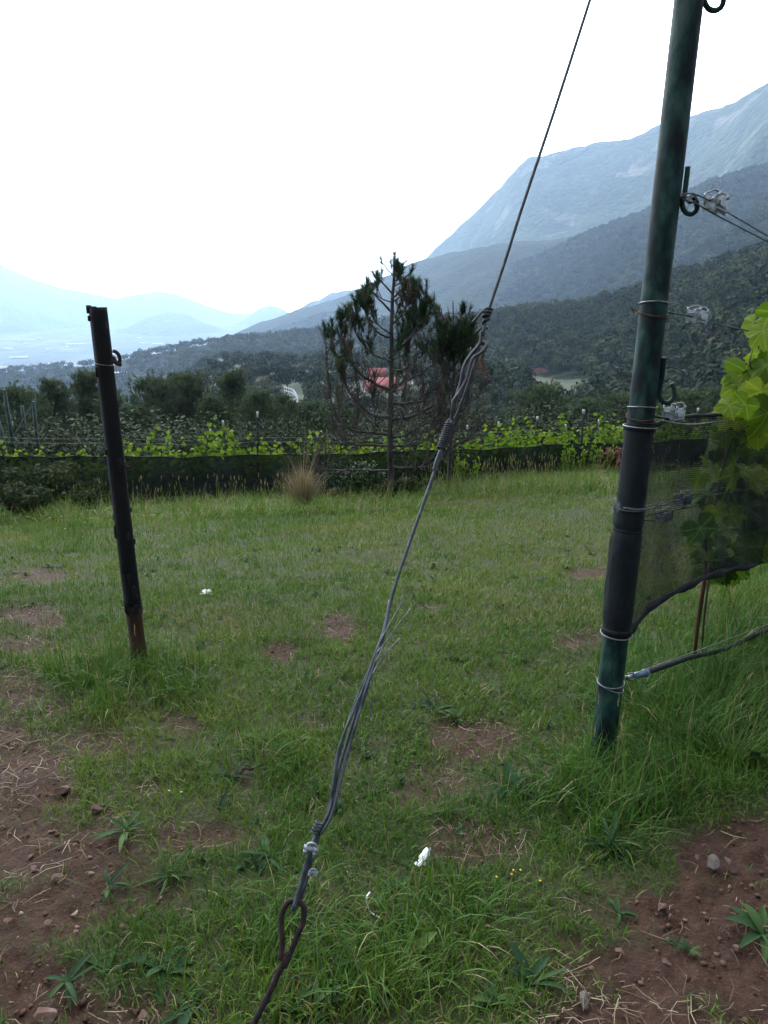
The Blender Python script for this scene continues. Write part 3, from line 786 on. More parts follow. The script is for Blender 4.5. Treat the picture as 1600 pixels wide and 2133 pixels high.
net = thing("shade_net", "black see-through net wrapped round the green post and hung along the vine leaves", "net", post_at(1300))
top = spline([RW(1352, 892), RW(1400, 872), RW(1450, 866), RW(1500, 864), RW(1535, 862), RW(1556, 872), RW(1575, 888), RW(1600, 920), RW(1650, 985), RW(1720, 1000)], 8)
bot = spline([RW(1306, 1322), RW(1330, 1292), RW(1365, 1257), RW(1410, 1232), RW(1450, 1212), RW(1490, 1196), RW(1525, 1186), RW(1565, 1178), RW(1600, 1166), RW(1650, 1152), RW(1720, 1130)], 8)
def resample(p, n):
    s = np.concatenate([[0], np.cumsum(np.linalg.norm(np.diff(p, axis=0), axis=1))]); q = np.linspace(0, s[-1], n)
    return np.stack([np.interp(q, s, p[:, k]) for k in range(3)], 1), q
nu, nv = 120, 60
T_, qt = resample(top, nu); B_, qb = resample(bot, nu)
vv = np.linspace(0, 1, nv)[:, None, None]
sheet = T_[None] * (1 - vv) + B_[None] * vv
U, V = np.meshgrid(qt, np.linspace(0, 1, nv))
pull = np.sin(U * 9 + V * 2) * .006 + (fbm(U * 7, V * 3 + U * 2, 41, 3) - .5) * .06 * np.sin(np.pi * V) + np.sin((U * 1.2 - V * .5) * 30) * .003 * V
sheet[..., 0] += ROWN[0] * pull; sheet[..., 1] += ROWN[1] * pull
i = np.arange(nv - 1)[:, None] * nu; j = np.arange(nu - 1)[None, :]
Q = np.stack([i + j, i + nu + j, i + nu + j + 1, i + j + 1], -1).reshape(-1, 4)
uv = np.stack([U, V * .62], -1).reshape(-1, 2)
MB().add(sheet, [Q], None, uv).build("net_sheet", NET, net)
MB().tube(bot, .011 + .004 * np.sin(np.linspace(0, 40, len(bot))), 9, squash=lambda a, i: 1 + .25 * np.sin(3 * a + i * .6)).build("rolled_edge", BLACKP, net)
MB().tube(top[:60], .005 + .003 * np.sin(np.linspace(0, 30, len(top[:60]))) ** 2, 7).build("top_hem", BLACKP, net)
# folded wrap round the post
pys = np.linspace(884, 1322, 70)
n = 36
rings, uvs = [], []
for kk, py in enumerate(pys):
    c = post_at(py); t = kk / 69
    bul = .0012 + .0042 * sstep(.25, .55, t) * (1 - sstep(.88, .97, t))
    for tieT in (0.0, .37, .50, 1.0):
        bul *= 1 - .85 * math.exp(-((t - tieT) / .018) ** 2)
    a = np.arange(n) * 2 * math.pi / n
    lump = 1 + .9 * (fbm(np.cos(a) * 2.2 + 5, np.sin(a) * 2.2 + py / 40, 61, 3) - .5)
    left = .5 + .5 * np.cos(a - 0)          # looser towards the left side
    rr_ = POST_R + .0022 + bul * lump * (.5 + 1.4 * left)
    rings.append(c + (np.cos(a) * rr_)[:, None] * PA + (np.sin(a) * rr_)[:, None] * PB)
    uvs.append(np.stack([a * POST_R, np.full(n, py / 700.0)], 1))
V_ = np.concatenate(rings)
i = np.arange(len(pys) - 1)[:, None] * n; j = np.arange(n)[None, :]
MB().add(V_, [np.stack([i + j, i + (j + 1) % n, i + n + (j + 1) % n, i + n + j], -1).reshape(-1, 4)], None, np.concatenate(uvs)).build("post_wrap", NETWRAP, net)
for py, mat, w, tl in ((888, GALV, .0022, (0, -.003)), (1056, DARKWIRE, .0024, (-.004, -.006)), (1319, GALV, .002, (0, -.006))):
    MB().tube(ring_path(post_at(py), POST_R + .010, tl), w, 6, caps=False).build("tie_ring", mat, net)
for py, hgt in ((1104, .006), (1312, .012), (893, .010)):
    MB().tube(ring_path(post_at(py), POST_R + .003), hgt * .75, 8, caps=False, squash=lambda a, i: np.where(np.abs(np.sin(a)) > .7, .9, .55)).build("tie_band", BLACKP, net)
cc = post_at(1050) - PA * 0
kx = project(cc)[0]
kn = MB()
for s in range(4):
    q = [P(kx - 30 + 6 * math.cos(a), 1046 + s * 4 + 9 * math.sin(a) , front(1050) - POST_R * .9 - .002 * s) for a in np.linspace(0, 5.2, 9)]
    kn.tube(spline(q, 4), .0016, 6)
kn.build("tie_knot", GALV, net)

# drip hose -------------------------------------------------------------------
hose = thing("drip_hose", "black drip irrigation hose with a blue grey end fitting, hung low beside the green post", "hose", RW(1320, 1410))
hp = spline([RW(1336, 1404), RW(1370, 1393), RW(1410, 1379), RW(1440, 1369), RW(1480, 1360), RW(1520, 1348), RW(1560, 1329), RW(1600, 1312), RW(1700, 1272), RW(1850, 1215)], 8)
MB().tube(hp, .0095, 12).build("tube", BLACKP, hose)
MB().tube([RW(1319, 1409), RW(1326, 1407), RW(1334, 1405), RW(1344, 1402)], [.0105, .012, .012, .0125], 14).tube([RW(1341, 1403), RW(1347, 1401)], .0145, 14).build("end_fitting", BLUEP, hose)
f = MB(); f.tube([RW(1306, 1412), RW(1318, 1409)], [.007, .009], 10)
f.tube(spline([RW(1304, 1408, -.01), RW(1312, 1416, -.012), RW(1322, 1412, -.012), RW(1318, 1402, -.01), RW(1308, 1404, -.01)], 5), .003, 7)
f.build("end_plug", GALV, hose)
wire([RW(1303, 1412), RW(1350, 1392, -.012), RW(1450, 1356, -.012), RW(1600, 1300), RW(1850, 1203)], .0016, "support_wire", "thin wire stretched just above the black drip hose", GALV)

# ------------------------------------------------------------------ near grapevine
LEAF = mat_leaf("grape_leaf", [(0, (.016, .042, .008)), (.4, (.040, .090, .011)), (.75, (.100, .165, .020)), (1, (.185, .240, .036))], trans=.42, rough=.6, spec=.10, veins=True, tcol=1.1)
CANE = mat_noise("green_brown_shoot", [(.3, (.06, .055, .02)), (.7, (.13, .12, .04))], scale=30, rough=.6, bump=.2, bdist=.001)
BARK = mat_noise("brown_cane_bark", [(.3, (.025, .010, .007)), (.55, (.075, .028, .016)), (.75, (.15, .075, .045))], scale=25, rough=.8, bump=.7, bscale=90, bdist=.003, stretch=(1, 1, .25))
_lr = [(0, 1.0), (9, .93), (17, .86), (26, .68), (34, .74), (43, .88), (51, .95), (60, .85), (69, .74), (78, .67), (90, .76), (103, .84), (112, .80), (126, .75), (142, .70), (158, .60), (170, .36), (179, .08)]
def leaf_shape(nseg=60, ser=.06, seed=0):
    rg = np.random.default_rng(seed)
    th = np.linspace(-179, 179, nseg)
    r = np.interp(np.abs(th), [a for a, _ in _lr], [b for _, b in _lr])
    r = r * (1 + ser * np.where(np.arange(nseg) % 2, 1, -1)) * (1 + rg.uniform(-.04, .04, nseg))
    x, y = r * np.sin(R(1) * th), r * np.cos(R(1) * th)
    o2 = np.stack([x, y], 1)
    pts = np.concatenate([[[0, 0]], o2 * .38, o2 * .72, o2])
    rr = np.linalg.norm(pts, axis=1); ph = np.arctan2(pts[:, 0], pts[:, 1])
    z = -.32 * rr ** 2 + .10 * np.sin(5 * ph + seed) * rr + .14 * np.abs(pts[:, 0]) - .10 * np.maximum(pts[:, 1], 0) ** 2 + .03 * np.sin(9 * ph + seed) * rr
    V = np.column_stack([pts, z])
    Fs = []
    k = np.arange(nseg - 1)
    tri = np.stack([np.zeros(nseg - 1, int), 2 + k, 1 + k], -1)
    q1 = np.stack([1 + k, 2 + k, 2 + nseg + k, 1 + nseg + k], -1)
    q2 = np.stack([1 + nseg + k, 2 + nseg + k, 2 + 2 * nseg + k, 1 + 2 * nseg + k], -1)
    return V, [tri, np.concatenate([q1, q2])], pts
_leaves = [leaf_shape(60, .05, s) for s in range(5)]
def put_leaf(mb, c, nrm, tip, size, tint, rg=rng):
    V, Fs, uv = _leaves[rg.integers(5)]
    nrm = np.asarray(nrm, float); nrm /= np.linalg.norm(nrm)
    tip = np.asarray(tip, float); tip = tip - nrm * np.dot(tip, nrm); tip /= np.linalg.norm(tip)
    s = np.cross(tip, nrm)
    W = (V[:, :1] * s + V[:, 1:2] * tip + V[:, 2:] * nrm) * size + c
    mb.add(W, Fs, tint, uv)
    q = spline([c, c - tip * size * .25 - nrm * size * .12, c - tip * size * .45 - nrm * size * .5 + np.array([0, 0, -.1 * size])], 4)
    mb.tube(q, .0013, 5, caps=False, tint=.6)

vine = thing("grapevine", "near grapevine with big lobed leaves, yellow green above the net and dark behind it", "grapevine", RW(1447, 1365, .06))
stem = spline([RW(1447, 1372, .05), RW(1450, 1330, .05), RW(1458, 1270, .05), RW(1466, 1215, .05), RW(1470, 1170, .07), RW(1472, 1110, .09), RW(1490, 1050, .1), RW(1510, 960, .1), RW(1540, 880, .08), RW(1575, 800, .06), RW(1596, 720, .06), RW(1610, 640, .06)], 8)
m_ = len(stem)
MB().tube(stem, np.interp(np.linspace(0, 1, m_), [0, .25, .4, 1], [.0075, .0085, .006, .003]), 9).build("trunk", BARK, vine)
MB().tube(spline([RW(1462, 1368, .03), RW(1466, 1300, .03), RW(1474, 1225, .03), RW(1479, 1180, .05)], 8), .004, 7).build("support_string", RUSTWIRE, vine)
for pts in ([(1540, 880), (1570, 840), (1580, 790), (1562, 760), (1570, 720)], [(1600, 900), (1620, 820), (1630, 740), (1625, 660)], [(1575, 850), (1555, 880), (1540, 905)], [(1592, 735), (1580, 690), (1572, 672)]):
    MB().tube(spline([RW(x, y, .03) for x, y in pts], 8), .0032, 7).build("shoot", CANE, vine)
lv = MB(); rl = np.random.default_rng(21)
view = np.array([-.42, -.8, .25])
big = [(1556, 775, 60), (1530, 858, 46), (1578, 735, 58), (1590, 690, 42), (1540, 800, 46), (1600, 800, 62), (1570, 830, 56), (1600, 860, 62), (1580, 895, 48), (1630, 760, 70), (1640, 850, 70), (1625, 690, 56), (1612, 650, 44), (1552, 842, 40),
       (1596, 760, 50), (1520, 845, 34), (1590, 930, 54), (1640, 930, 66), (1570, 672, 30), (1610, 905, 50), (1660, 800, 70), (1586, 815, 46), (1618, 735, 50)]
for k_, (x, y, s) in enumerate(big):
    off = rl.uniform(-.09, .10)
    c = RW(x, y, off); sz = s / F_PX * depth_of(c) * 1.0
    nv_ = view + rl.normal(0, .38, 3)
    tip = np.array([rl.normal(-.25, .5), 0, -1 + rl.normal(0, .3)])
    put_leaf(lv, c, nv_, tip, sz, np.clip(rl.normal(.84, .12), .5, 1), rl)
for k_ in range(95):
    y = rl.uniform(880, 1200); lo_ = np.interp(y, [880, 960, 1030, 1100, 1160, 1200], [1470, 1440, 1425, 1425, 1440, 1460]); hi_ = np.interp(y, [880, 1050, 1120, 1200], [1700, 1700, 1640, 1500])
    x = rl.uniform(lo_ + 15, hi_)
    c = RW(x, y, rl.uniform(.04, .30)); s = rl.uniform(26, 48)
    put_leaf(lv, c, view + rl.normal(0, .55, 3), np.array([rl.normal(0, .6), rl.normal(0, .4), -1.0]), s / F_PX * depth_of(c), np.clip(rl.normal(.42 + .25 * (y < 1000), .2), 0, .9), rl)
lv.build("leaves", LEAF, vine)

# ------------------------------------------------------------------ charred wooden post
CHAR = mat_noise("charred_wood", [(.3, (.0035, .0035, .0045)), (.6, (.009, .008, .009)), (.78, (.030, .017, .014))], scale=14, detail=9, rough=.72, bump=.8, bscale=60, bdist=.004, stretch=(1, 1, .2), spec=.25)
WOOD = mat_noise("old_brown_wood", [(.3, (.016, .008, .006)), (.55, (.050, .024, .015)), (.75, (.11, .06, .038))], scale=18, detail=9, rough=.85, bump=.9, bscale=70, bdist=.004, stretch=(1, 1, .15))
WP_B = G(292, 1382); Yw = float(WP_B[1])
WP_T = P(203, 640, Yw + .02)
wpost = thing("wooden_post", "blackened wooden post with bare brown foot standing in the grass", "post", WP_B)
wd = WP_T - WP_B
def wp(t): return WP_B + wd * t
rw0 = .5 * 33 / F_PX * depth_of(wp(.1)); rw1 = .5 * 37 / F_PX * depth_of(wp(.98))
def roughpost(t0, t1, extra, seed, n=22, m=60):
    ts = np.linspace(t0, t1, m); mb_ = MB()
    def sq(a, i):
        t = ts[i]
        return 1 + .10 * (fbm(np.cos(a) * 1.3 + 3, np.sin(a) * 1.3 + t * 3, seed, 3) - .5) + .05 * (fbm(np.cos(a) * 4, np.sin(a) * 4 + t * 22, seed + 3, 3) - .5) + .06 * np.cos(4 * a + .6)
    mb_.tube([wp(t) for t in ts], [(rw0 + (rw1 - rw0) * t) + extra for t in ts], n, squash=sq)
    return mb_
roughpost(-.15, .205, -.0015, 71).build("bare_foot", WOOD, wpost)
s_ = roughpost(.185, 1.0, .0, 72)
tp = wp(1.0)
# splintered top corner, flakes of bark and ragged lower edge
s_.box(tp + np.array([-rw1 * .92, -.005, -.008]), (.008, .010, .016), bev=.002)
s_.box(tp + np.array([-rw1 * .4, -rw1 * .6, .0]), (.016, .010, .004), bev=.001)
for k_ in range(26):
    t = rng.uniform(.2, .98); a = rng.uniform(0, 6.28); c = wp(t); r_ = rw0 + (rw1 - rw0) * t
    s_.box(c + np.array([math.cos(a) * r_ * .98, math.sin(a) * r_ * .98, 0]), (.006, .006, rng.uniform(.01, .03)), bev=.002)
for k_ in range(14):
    a = k_ * .449 + rng.uniform(-.1, .1); c = wp(.188 - rng.uniform(0, .022)); 
    s_.box(c + np.array([math.cos(a) * rw0 * .86, math.sin(a) * rw0 * .86, 0]), (.007, .007, rng.uniform(.012, .04)), bev=.003)
s_.build("charred_shaft", CHAR, wpost)
Yh = Yw - .02
hook([(236, 731), (244, 735), (249, 744), (249, 754), (243, 756), (238, 748), (233, 744)], Yh, .0075, wpost, RUSTROD)
hook([(232, 752), (239, 754), (246, 758), (253, 760)], Yh - .01, .0075, wpost, RUSTROD)
hook([(274, 950), (277, 960), (275, 970), (268, 974), (261, 970), (258, 962)], Yh, .0062, wpost, RUSTROD)
tW = .855
wr = wp(tW); a = np.linspace(0, 2 * math.pi, 36); r_ = rw1 + .003
MB().tube(wr + np.stack([np.cos(a) * r_, np.sin(a) * r_, .010 * np.cos(a) * -.6 + .004], 1), .0016, 6, caps=False).build("wire_ring", GALV, wpost)

# ------------------------------------------------------------------ guy wire and its anchor
A0 = G(512, 2165)
TOPP = POST_B + POST_D * 3.2
_s = np.linspace(0, 1, 600)[:, None]
_line = A0 + (TOPP - A0) * _s
_lpy = project(_line)[1]
def WY(py): return float(np.interp(-py, -_lpy, _line[:, 1]))
def W(px, py, dy=0.0): return P(px, py, WY(py) + dy)
def Rpx(w, py): return .5 * w / F_PX * depth_of(W(800, py))
guy = thing("guy_wire", "dark steel guy wire slanting from the ground anchor up past the dying pine", "guy wire", W(600, 1890))
u = MB()
g0 = spline([W(1006, 700), W(1010, 680), W(1017, 650), W(1055, 535), W(1085, 440), W(1160, 215), W(1229, 0)], 8)
top_dir = TOPP - g0[-1]
g0 = np.concatenate([g0, [g0[-1] + top_dir * .5, TOPP]])
u.tube(g0, Rpx(6.5, 400), 9)
u.build("upper_strand", DARKWIRE, guy)
def coil(c0, c1, turns, r0, rw_, n=14, r1=None):
    c0, c1 = np.asarray(c0), np.asarray(c1); ax = (c1 - c0) / np.linalg.norm(c1 - c0)
    e1 = np.cross(ax, [0, 1, 0]); e1 /= np.linalg.norm(e1); e2 = np.cross(ax, e1)
    t = np.linspace(0, 1, int(turns * n) + 1); a = t * turns * 2 * math.pi
    rr_ = r0 + ((r1 or r0) - r0) * t
    return c0 + (c1 - c0) * t[:, None] + (np.cos(a) * rr_)[:, None] * e1 + (np.sin(a) * rr_)[:, None] * e2
k = MB()
k.tube(coil(W(1018, 643), W(1012, 664), 3.2, Rpx(13, 650), Rpx(6, 650)), Rpx(6, 650), 8)
k.tube(spline([W(1008, 647, -.01), W(1002, 652, -.01), W(993, 662, -.01), W(984, 672, -.01)], 6), Rpx(6, 650), 8)
k.tube(coil(W(1013, 664), W(1009, 684), 1.2, Rpx(10, 670), Rpx(5, 670)), Rpx(6, 670), 8)
k.tube(spline([W(1002, 684, -.01), W(997, 688, -.01), W(991, 692, -.01)], 5), Rpx(6, 680), 8)
k.build("wrapped_end", DARKWIRE, guy)
k = MB()
k.tube(spline([W(943, 845), W(951, 825), W(960, 795), W(964, 772), W(972, 752), W(986, 733), W(1000, 715), W(1004, 690)], 8), Rpx(7, 780), 8)
k.tube(spline([W(1003, 718, .01), W(1009, 713, .0), W(1014, 719, -.01), W(1010, 727, -.01), W(1000, 736, -.01), W(985, 747, -.01), W(977, 770, -.01), W(970, 795, -.01), W(955, 820, -.01), W(944, 836, -.01), W(943, 848, -.01), W(940, 870, 0), W(936, 886, 0)], 8), Rpx(7, 780), 8)
k.tube(spline([W(1004, 690), W(1000, 720), W(975, 800), W(957, 850), W(944, 880), W(932, 905)], 8), Rpx(5, 780), 8)
k.tube(spline([W(952, 862), W(949, 869), W(940, 873), W(932, 878), W(934, 884)], 6), Rpx(5, 870), 8)
k.build("hooked_strand", DARKWIRE, guy)
MB().tube(coil(W(937, 882), W(918, 936), 12, Rpx(16, 900), 0, 16), Rpx(4.6, 900), 7).build("spring_coil", DARKWIRE, guy)
k = MB()
k.tube(spline([W(940, 875), W(919, 940), W(913, 960), W(880, 1055), W(850, 1140), W(820, 1230), W(795, 1330), W(770, 1410), W(735, 1530), W(700, 1660), W(682, 1710)], 8), Rpx(7, 1100), 9)
k.tube(spline([W(917, 938, -.008), W(908, 962, -.008), W(903, 980, -.008)], 6), Rpx(6, 950), 8)
k.build("middle_strand", GREYWIRE, guy)
k = MB()
rs = Rpx(6.5, 1500)
for q in ([(812, 1250), (800, 1320), (778, 1385), (757, 1440), (728, 1530), (704, 1610), (688, 1690), (664, 1730)],
          [(806, 1290), (780, 1370), (745, 1450), (714, 1540), (698, 1620), (686, 1690), (660, 1735)],
          [(798, 1320), (772, 1410), (752, 1470), (733, 1540), (712, 1620), (690, 1700), (668, 1738)],
          [(790, 1340), (762, 1420), (738, 1478), (706, 1560), (693, 1640), (681, 1700), (658, 1742)],
          [(800, 1310), (768, 1425), (744, 1500), (720, 1580), (700, 1660), (672, 1725)]):
    k.tube(spline([W(x, y, rng.uniform(-.012, .012)) for x, y in q], 8), rs * rng.uniform(.8, 1.05), 7)
k.build("twisted_bundle", GREYWIRE, guy)
k = MB()
for q in ([(788, 1345), (800, 1320), (820, 1285), (833, 1262), (840, 1240)], [(784, 1360), (806, 1335), (830, 1300), (855, 1268)], [(775, 1405), (790, 1380), (812, 1352), (833, 1330)],
          [(782, 1378), (795, 1355), (806, 1330), (812, 1310)], [(772, 1420), (774, 1450), (772, 1480), (770, 1500)]):
    k.tube(spline([W(x, y, -.02 + .004 * i_) for i_, (x, y) in enumerate(q)], 6), Rpx(2.6, 1340), 6)
k.build("frayed_strand", GALV, guy)
MB().tube(coil(W(668, 1712), W(655, 1740), 4.2, Rpx(20, 1725), 0, 16), Rpx(4.5, 1725), 7).build("lower_coil", DARKWIRE, guy)
k = MB()
k.tube(spline([W(668, 1725), W(655, 1755), W(640, 1800), W(626, 1850), W(616, 1885), W(611, 1893, .02), W(618, 1886, .04), W(632, 1850, .04), W(645, 1800, .035), W(655, 1765, .03), W(664, 1735, .02)], 7), Rpx(11, 1800), 9)
k.tube(spline([W(662, 1728), W(648, 1765, -.01), W(636, 1805, -.01), W(622, 1855, -.01), W(612, 1890, -.01)], 7), Rpx(8, 1800), 9)
k.tube(spline([W(650, 1770), W(648, 1800), W(640, 1830, .01), W(628, 1865, .01), W(620, 1885, .02)], 7), Rpx(5, 1800), 8)
k.build("anchor_loop", GREYWIRE, guy)
def ropeclamp(px, py, rot, s):
    c = W(px, py, -.012); e = Rpx(2, py) * s
    M = Matrix.Rotation(rot, 3, 'Y')
    q = MB()
    q.box(c, (16 * e, 6 * e, 4.0 * e), M, bev=1.2 * e)
    for sg in (-1, 1):
        o_ = np.array(M @ Vector((sg * 10.5 * e, -2 * e, 0)))
        q.tube([c + o_ + np.array(M @ Vector((0, -1 * e, 8 * e))), c + o_ + np.array(M @ Vector((0, -3 * e, -15 * e)))], 3.0 * e, 8)
        q.tube([c + o_ + np.array(M @ Vector((0, -2 * e, -4 * e))), c + o_ + np.array(M @ Vector((0, -2.4 * e, -9.5 * e)))], 5.6 * e, 6)
    a_ = np.linspace(0, math.pi, 14)
    q.tube([c + np.array(M @ Vector((10.5 * e * math.cos(t), -2 * e, 6 * e + 9 * e * math.sin(t)))) for t in a_], 3 * e, 8)
    return q
ropeclamp(648, 1767, R(18), .95).build("rope_clamp", CAST, guy)
ropeclamp(652, 1817, R(12), .62).build("rope_clamp", CAST, guy)

anchor = thing("ground_anchor", "rusty iron eye rod rising from the soil, holding the foot of the guy wire", "anchor rod", A0)
k = MB()
k.tube(spline([W(585, 1998), W(588, 1960), W(586, 1925), W(589, 1898), W(600, 1880), W(614, 1876), W(628, 1882), W(634, 1896), W(630, 1922), W(617, 1955), W(605, 1985), W(592, 2015)], 8), Rpx(12, 1930), 11)
k.build("eye", RUSTROD, anchor)
sh = spline([W(602, 1982), W(588, 2010), W(570, 2050), W(548, 2095), W(524, 2140), A0 + (0, 0, 0), A0 + (A0 - W(570, 2050)) * .5], 8)
MB().tube(sh, Rpx(13, 2060), 11, squash=lambda a, i: 1 + .12 * np.sin(2 * a + i)).build("rod", RUSTROD, anchor)
# ------------------------------------------------------------------ long net and vine rows across the slope
_fx = [-700, -300, 0, 225, 600, 1294, 1700, 2300]
def YF(px): return float(np.interp(px, _fx, [10.4, 10.8, 11.3, 11.9, 12.3, 12.8, 13.2, 13.8]))
def TOPF(px): return float(np.interp(px, [-700, -300, 0, 225, 349, 600, 737, 962, 1294, 1700, 2300], [938, 946, 950, 952, 952, 948, 945, 937, 922, 905, 885]))
FNET = net_material("black_hail_net", .76, .93, .02, (.014, .017, .025))
fn = thing("hail_net", "long low dark net fence across the far edge of the meadow", "net fence", P(600, 948, YF(600)))
pxs = np.linspace(-500, 2100, 320)
tops = np.array([P(p, TOPF(p) + 1.5 * math.sin(p * .02) + 1.2 * math.sin(p * .07), YF(p)) for p in pxs])
gzb = zg(tops[:, 0], tops[:, 1]) + .03
nv = 12
vv = np.linspace(0, 1, nv)[:, None]
sh = np.stack([np.broadcast_to(tops[:, 0], (nv, len(pxs))), np.broadcast_to(tops[:, 1], (nv, len(pxs))) + .05 * np.sin(vv * 3.1) * np.sin(pxs * .05)[None], tops[:, 2] * (1 - vv) + gzb * vv], -1)
i = np.arange(nv - 1)[:, None] * len(pxs); j = np.arange(len(pxs) - 1)[None, :]
uvf = np.stack([np.broadcast_to(tops[:, 0], (nv, len(pxs))), np.broadcast_to(vv * .8, (nv, len(pxs)))], -1)
MB().add(sh, [np.stack([i + j, i + len(pxs) + j, i + len(pxs) + j + 1, i + j + 1], -1).reshape(-1, 4)], None, uvf.reshape(-1, 2)).build("net_sheet", FNET, fn)
MB().tube(tops, .009, 6).build("top_cord", BLACKP, fn)
for dz, lab in ((.155, "lower pale wire strung above the long net"), (.225, "upper pale wire strung above the long net")):
    q = tops[::6] + np.array([0, .3, dz]); q[:, 2] += .0
    wire(q, .0016, "row_wire", lab, GALV, group="wires of the far vine row")

TPOST = mat_noise("dark_steel_picket", [(.3, (.010, .011, .012)), (.7, (.035, .036, .036))], scale=20, rough=.7, bump=.3, bdist=.002)
WHITEP = mat_noise("white_painted_tip", [(.3, (.40, .42, .42)), (.7, (.62, .64, .64))], scale=20, rough=.6, bump=.1)
def picket(px, pyt, Y, label, proto=[None]):
    t = P(px, pyt, Y); b = np.array([t[0], Y, float(zg(t[0], Y))]); H = t[2] - b[2]
    if proto[0] is None:
        o = thing("vineyard_post", label, "vineyard post", (0, 0, 0), "white tipped posts of the far vine rows")
        m1 = MB(); m1.box((0, 0, .42), (.016, .004, .52)); m1.box((0, .017, .42), (.004, .0135, .52))
        for z in np.linspace(.1, .85, 12): m1.box((0, -.007, z), (.007, .004, .008), bev=.002)
        m1.build("shaft", TPOST, o, smooth=False)
        m2 = MB(); m2.box((0, 0, .97), (.0175, .0055, .032)); m2.box((0, .0195, .97), (.0055, .014, .032)); m2.build("white_tip", WHITEP, o, smooth=False)
        proto[0] = o
    else:
        o = dup(proto[0], b, 0, 1, label)
    o.location = [float(c) for c in b]; o.scale = (1.15, 1.15, H)
    o.rotation_euler = (rng.uniform(-.04, .04), rng.uniform(-.05, .05), rng.uniform(-.3, .3))
    return o
for px, py, Y, lab in ((529, 858, 12.5, "tall white tipped post in the vines between the charred post and the dying pine"), (471, 877, 13.4, "leaning white tipped post just to the charred post side of the tall one"), (441, 895, 15.6, "short pale tipped post half sunk in the vines, nearest the charred post"),
                       (664, 903, 15.8, "small pale tipped post seen just beside the dying pine's lower branches"), (872, 906, 15.8, "small pale tipped post seen through the dying pine's branches by the guy wire"),
                       (979, 887, 15.8, "pale tipped post just past the coiled part of the guy wire"), (1038, 878, 15.6, "white tipped post where the bright vines begin past the guy wire"),
                       (1118, 868, 13.2, "dark white tipped post between the guy wire and the tallest vine shoot"), (1179, 884, 15.8, "short white tipped post right behind the tallest vine shoot"),
                       (1217, 854, 12.9, "tallest white tipped post, next to the tallest vine shoot"), (1250, 874, 15.6, "thin white tipped post next to the green steel post"), (1455, 850, 15.8, "white tipped post seen between the green steel post and the near leaves")):
    picket(px, py, Y, lab)

VLEAF = mat_leaf("vine_row_leaf", [(0, (.020, .050, .012)), (.4, (.045, .10, .016)), (.7, (.11, .185, .024)), (1, (.20, .275, .036))], trans=.36, rough=.6, spec=.1, tcol=1.2)
def fan_leaves(mb, C, N, size, tint, rg):
    n = len(C); N = N / np.linalg.norm(N, axis=1)[:, None]
    a = np.array([0, 0, -1.0]) + rg.normal(0, .5, (n, 3)); A = a - N * (a * N).sum(1)[:, None]; A /= np.linalg.norm(A, axis=1)[:, None]; B = np.cross(A, N)
    th = np.array([0, 24, 50, 78, 106, 140, 180, 220, 254, 282, 310, 336]) * math.pi / 180
    rr_ = np.array([1, .64, .92, .60, .78, .56, .15, .56, .78, .60, .92, .64])
    V = [C[:, None]]
    P_ = C[:, None] + (np.cos(th) * rr_)[None, :, None] * A[:, None] * size[:, None, None] + (np.sin(th) * rr_)[None, :, None] * B[:, None] * size[:, None, None] - N[:, None] * (size[:, None] * .25 * rr_[None])[..., None]
    V = np.concatenate([C[:, None], P_], 1).reshape(-1, 3)
    o = np.arange(n)[:, None, None] * 13; k = np.arange(12)
    T = np.stack([np.zeros(12, int), 1 + k, 1 + (k + 1) % 12], -1)[None]
    mb.add(V, [(o + T).reshape(-1, 3)], np.repeat(tint, 13))
def row_vine(seed, nshoot, name="grapevine", lean=0):
    rg = np.random.default_rng(seed)
    o = thing(name, "", "grapevine")
    q = MB(); q.tube(spline([(0, 0, -.05), (.02, .01, .15), (-.02, .0, .32), (.0, 0, .45)], 5), [.022] * 15 + [.016], 8)
    for s in (-1, 1): q.tube(spline([(0, 0, .40), (s * .15, 0, .46), (s * .5, .02, .47)], 5), .011, 6)
    q.build("trunk", BARK, o)
    mb = MB(); C, sz, ti = [], [], []
    for k in range(13 + nshoot):
        x0 = rg.uniform(-.55, .55); H = rg.uniform(.42, .80) if k < 13 else rg.uniform(.85, 1.1)
        p = spline([(x0, 0, .42), (x0 + rg.normal(0, .06), rg.normal(0, .06), .42 + H * .5), (x0 + rg.normal(0, .12), rg.normal(0, .12), .42 + H)], 6)
        mb.tube(p, .003, 4, caps=False, tint=.35)
        nl = 13 if k < 13 else 24
        for m in range(nl):
            t = rg.uniform(0, 1); c = p[int(t * (len(p) - 1))] + rg.normal(0, .055, 3) * (1.3 - .7 * t)
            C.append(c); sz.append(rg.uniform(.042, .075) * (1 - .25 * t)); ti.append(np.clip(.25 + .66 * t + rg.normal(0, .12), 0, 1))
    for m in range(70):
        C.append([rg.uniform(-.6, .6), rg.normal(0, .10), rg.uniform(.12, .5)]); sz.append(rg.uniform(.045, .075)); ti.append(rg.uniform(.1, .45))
    C = np.array(C); N = np.stack([rg.normal(0, .7, len(C)), -1 + rg.normal(0, .8, len(C)), .5 + rg.normal(0, .5, len(C))], 1)
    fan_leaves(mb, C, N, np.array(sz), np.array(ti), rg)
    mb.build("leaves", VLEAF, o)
    return o
protos = [row_vine(300 + s, (0, 0, 1, 2, 3, 4)[s]) for s in range(6)]
used = [False] * 6
def place_vine(px, Y, v, sc, label, group):
    b = P(px, 950, Y); b[2] = float(zg(b[0], Y)) - .02
    rz = rng.uniform(-.25, .25) + (math.pi if rng.random() < .5 else 0)
    if used[v]:
        o = dup(protos[v], b, rz, sc, label)
    else:
        used[v] = True; o = protos[v]; o.location = [float(c) for c in b]; o.rotation_euler = (0, 0, rz); o["label"] = label
        o.scale = sc if not np.isscalar(sc) else (sc,) * 3
    o["group"] = group
    return o
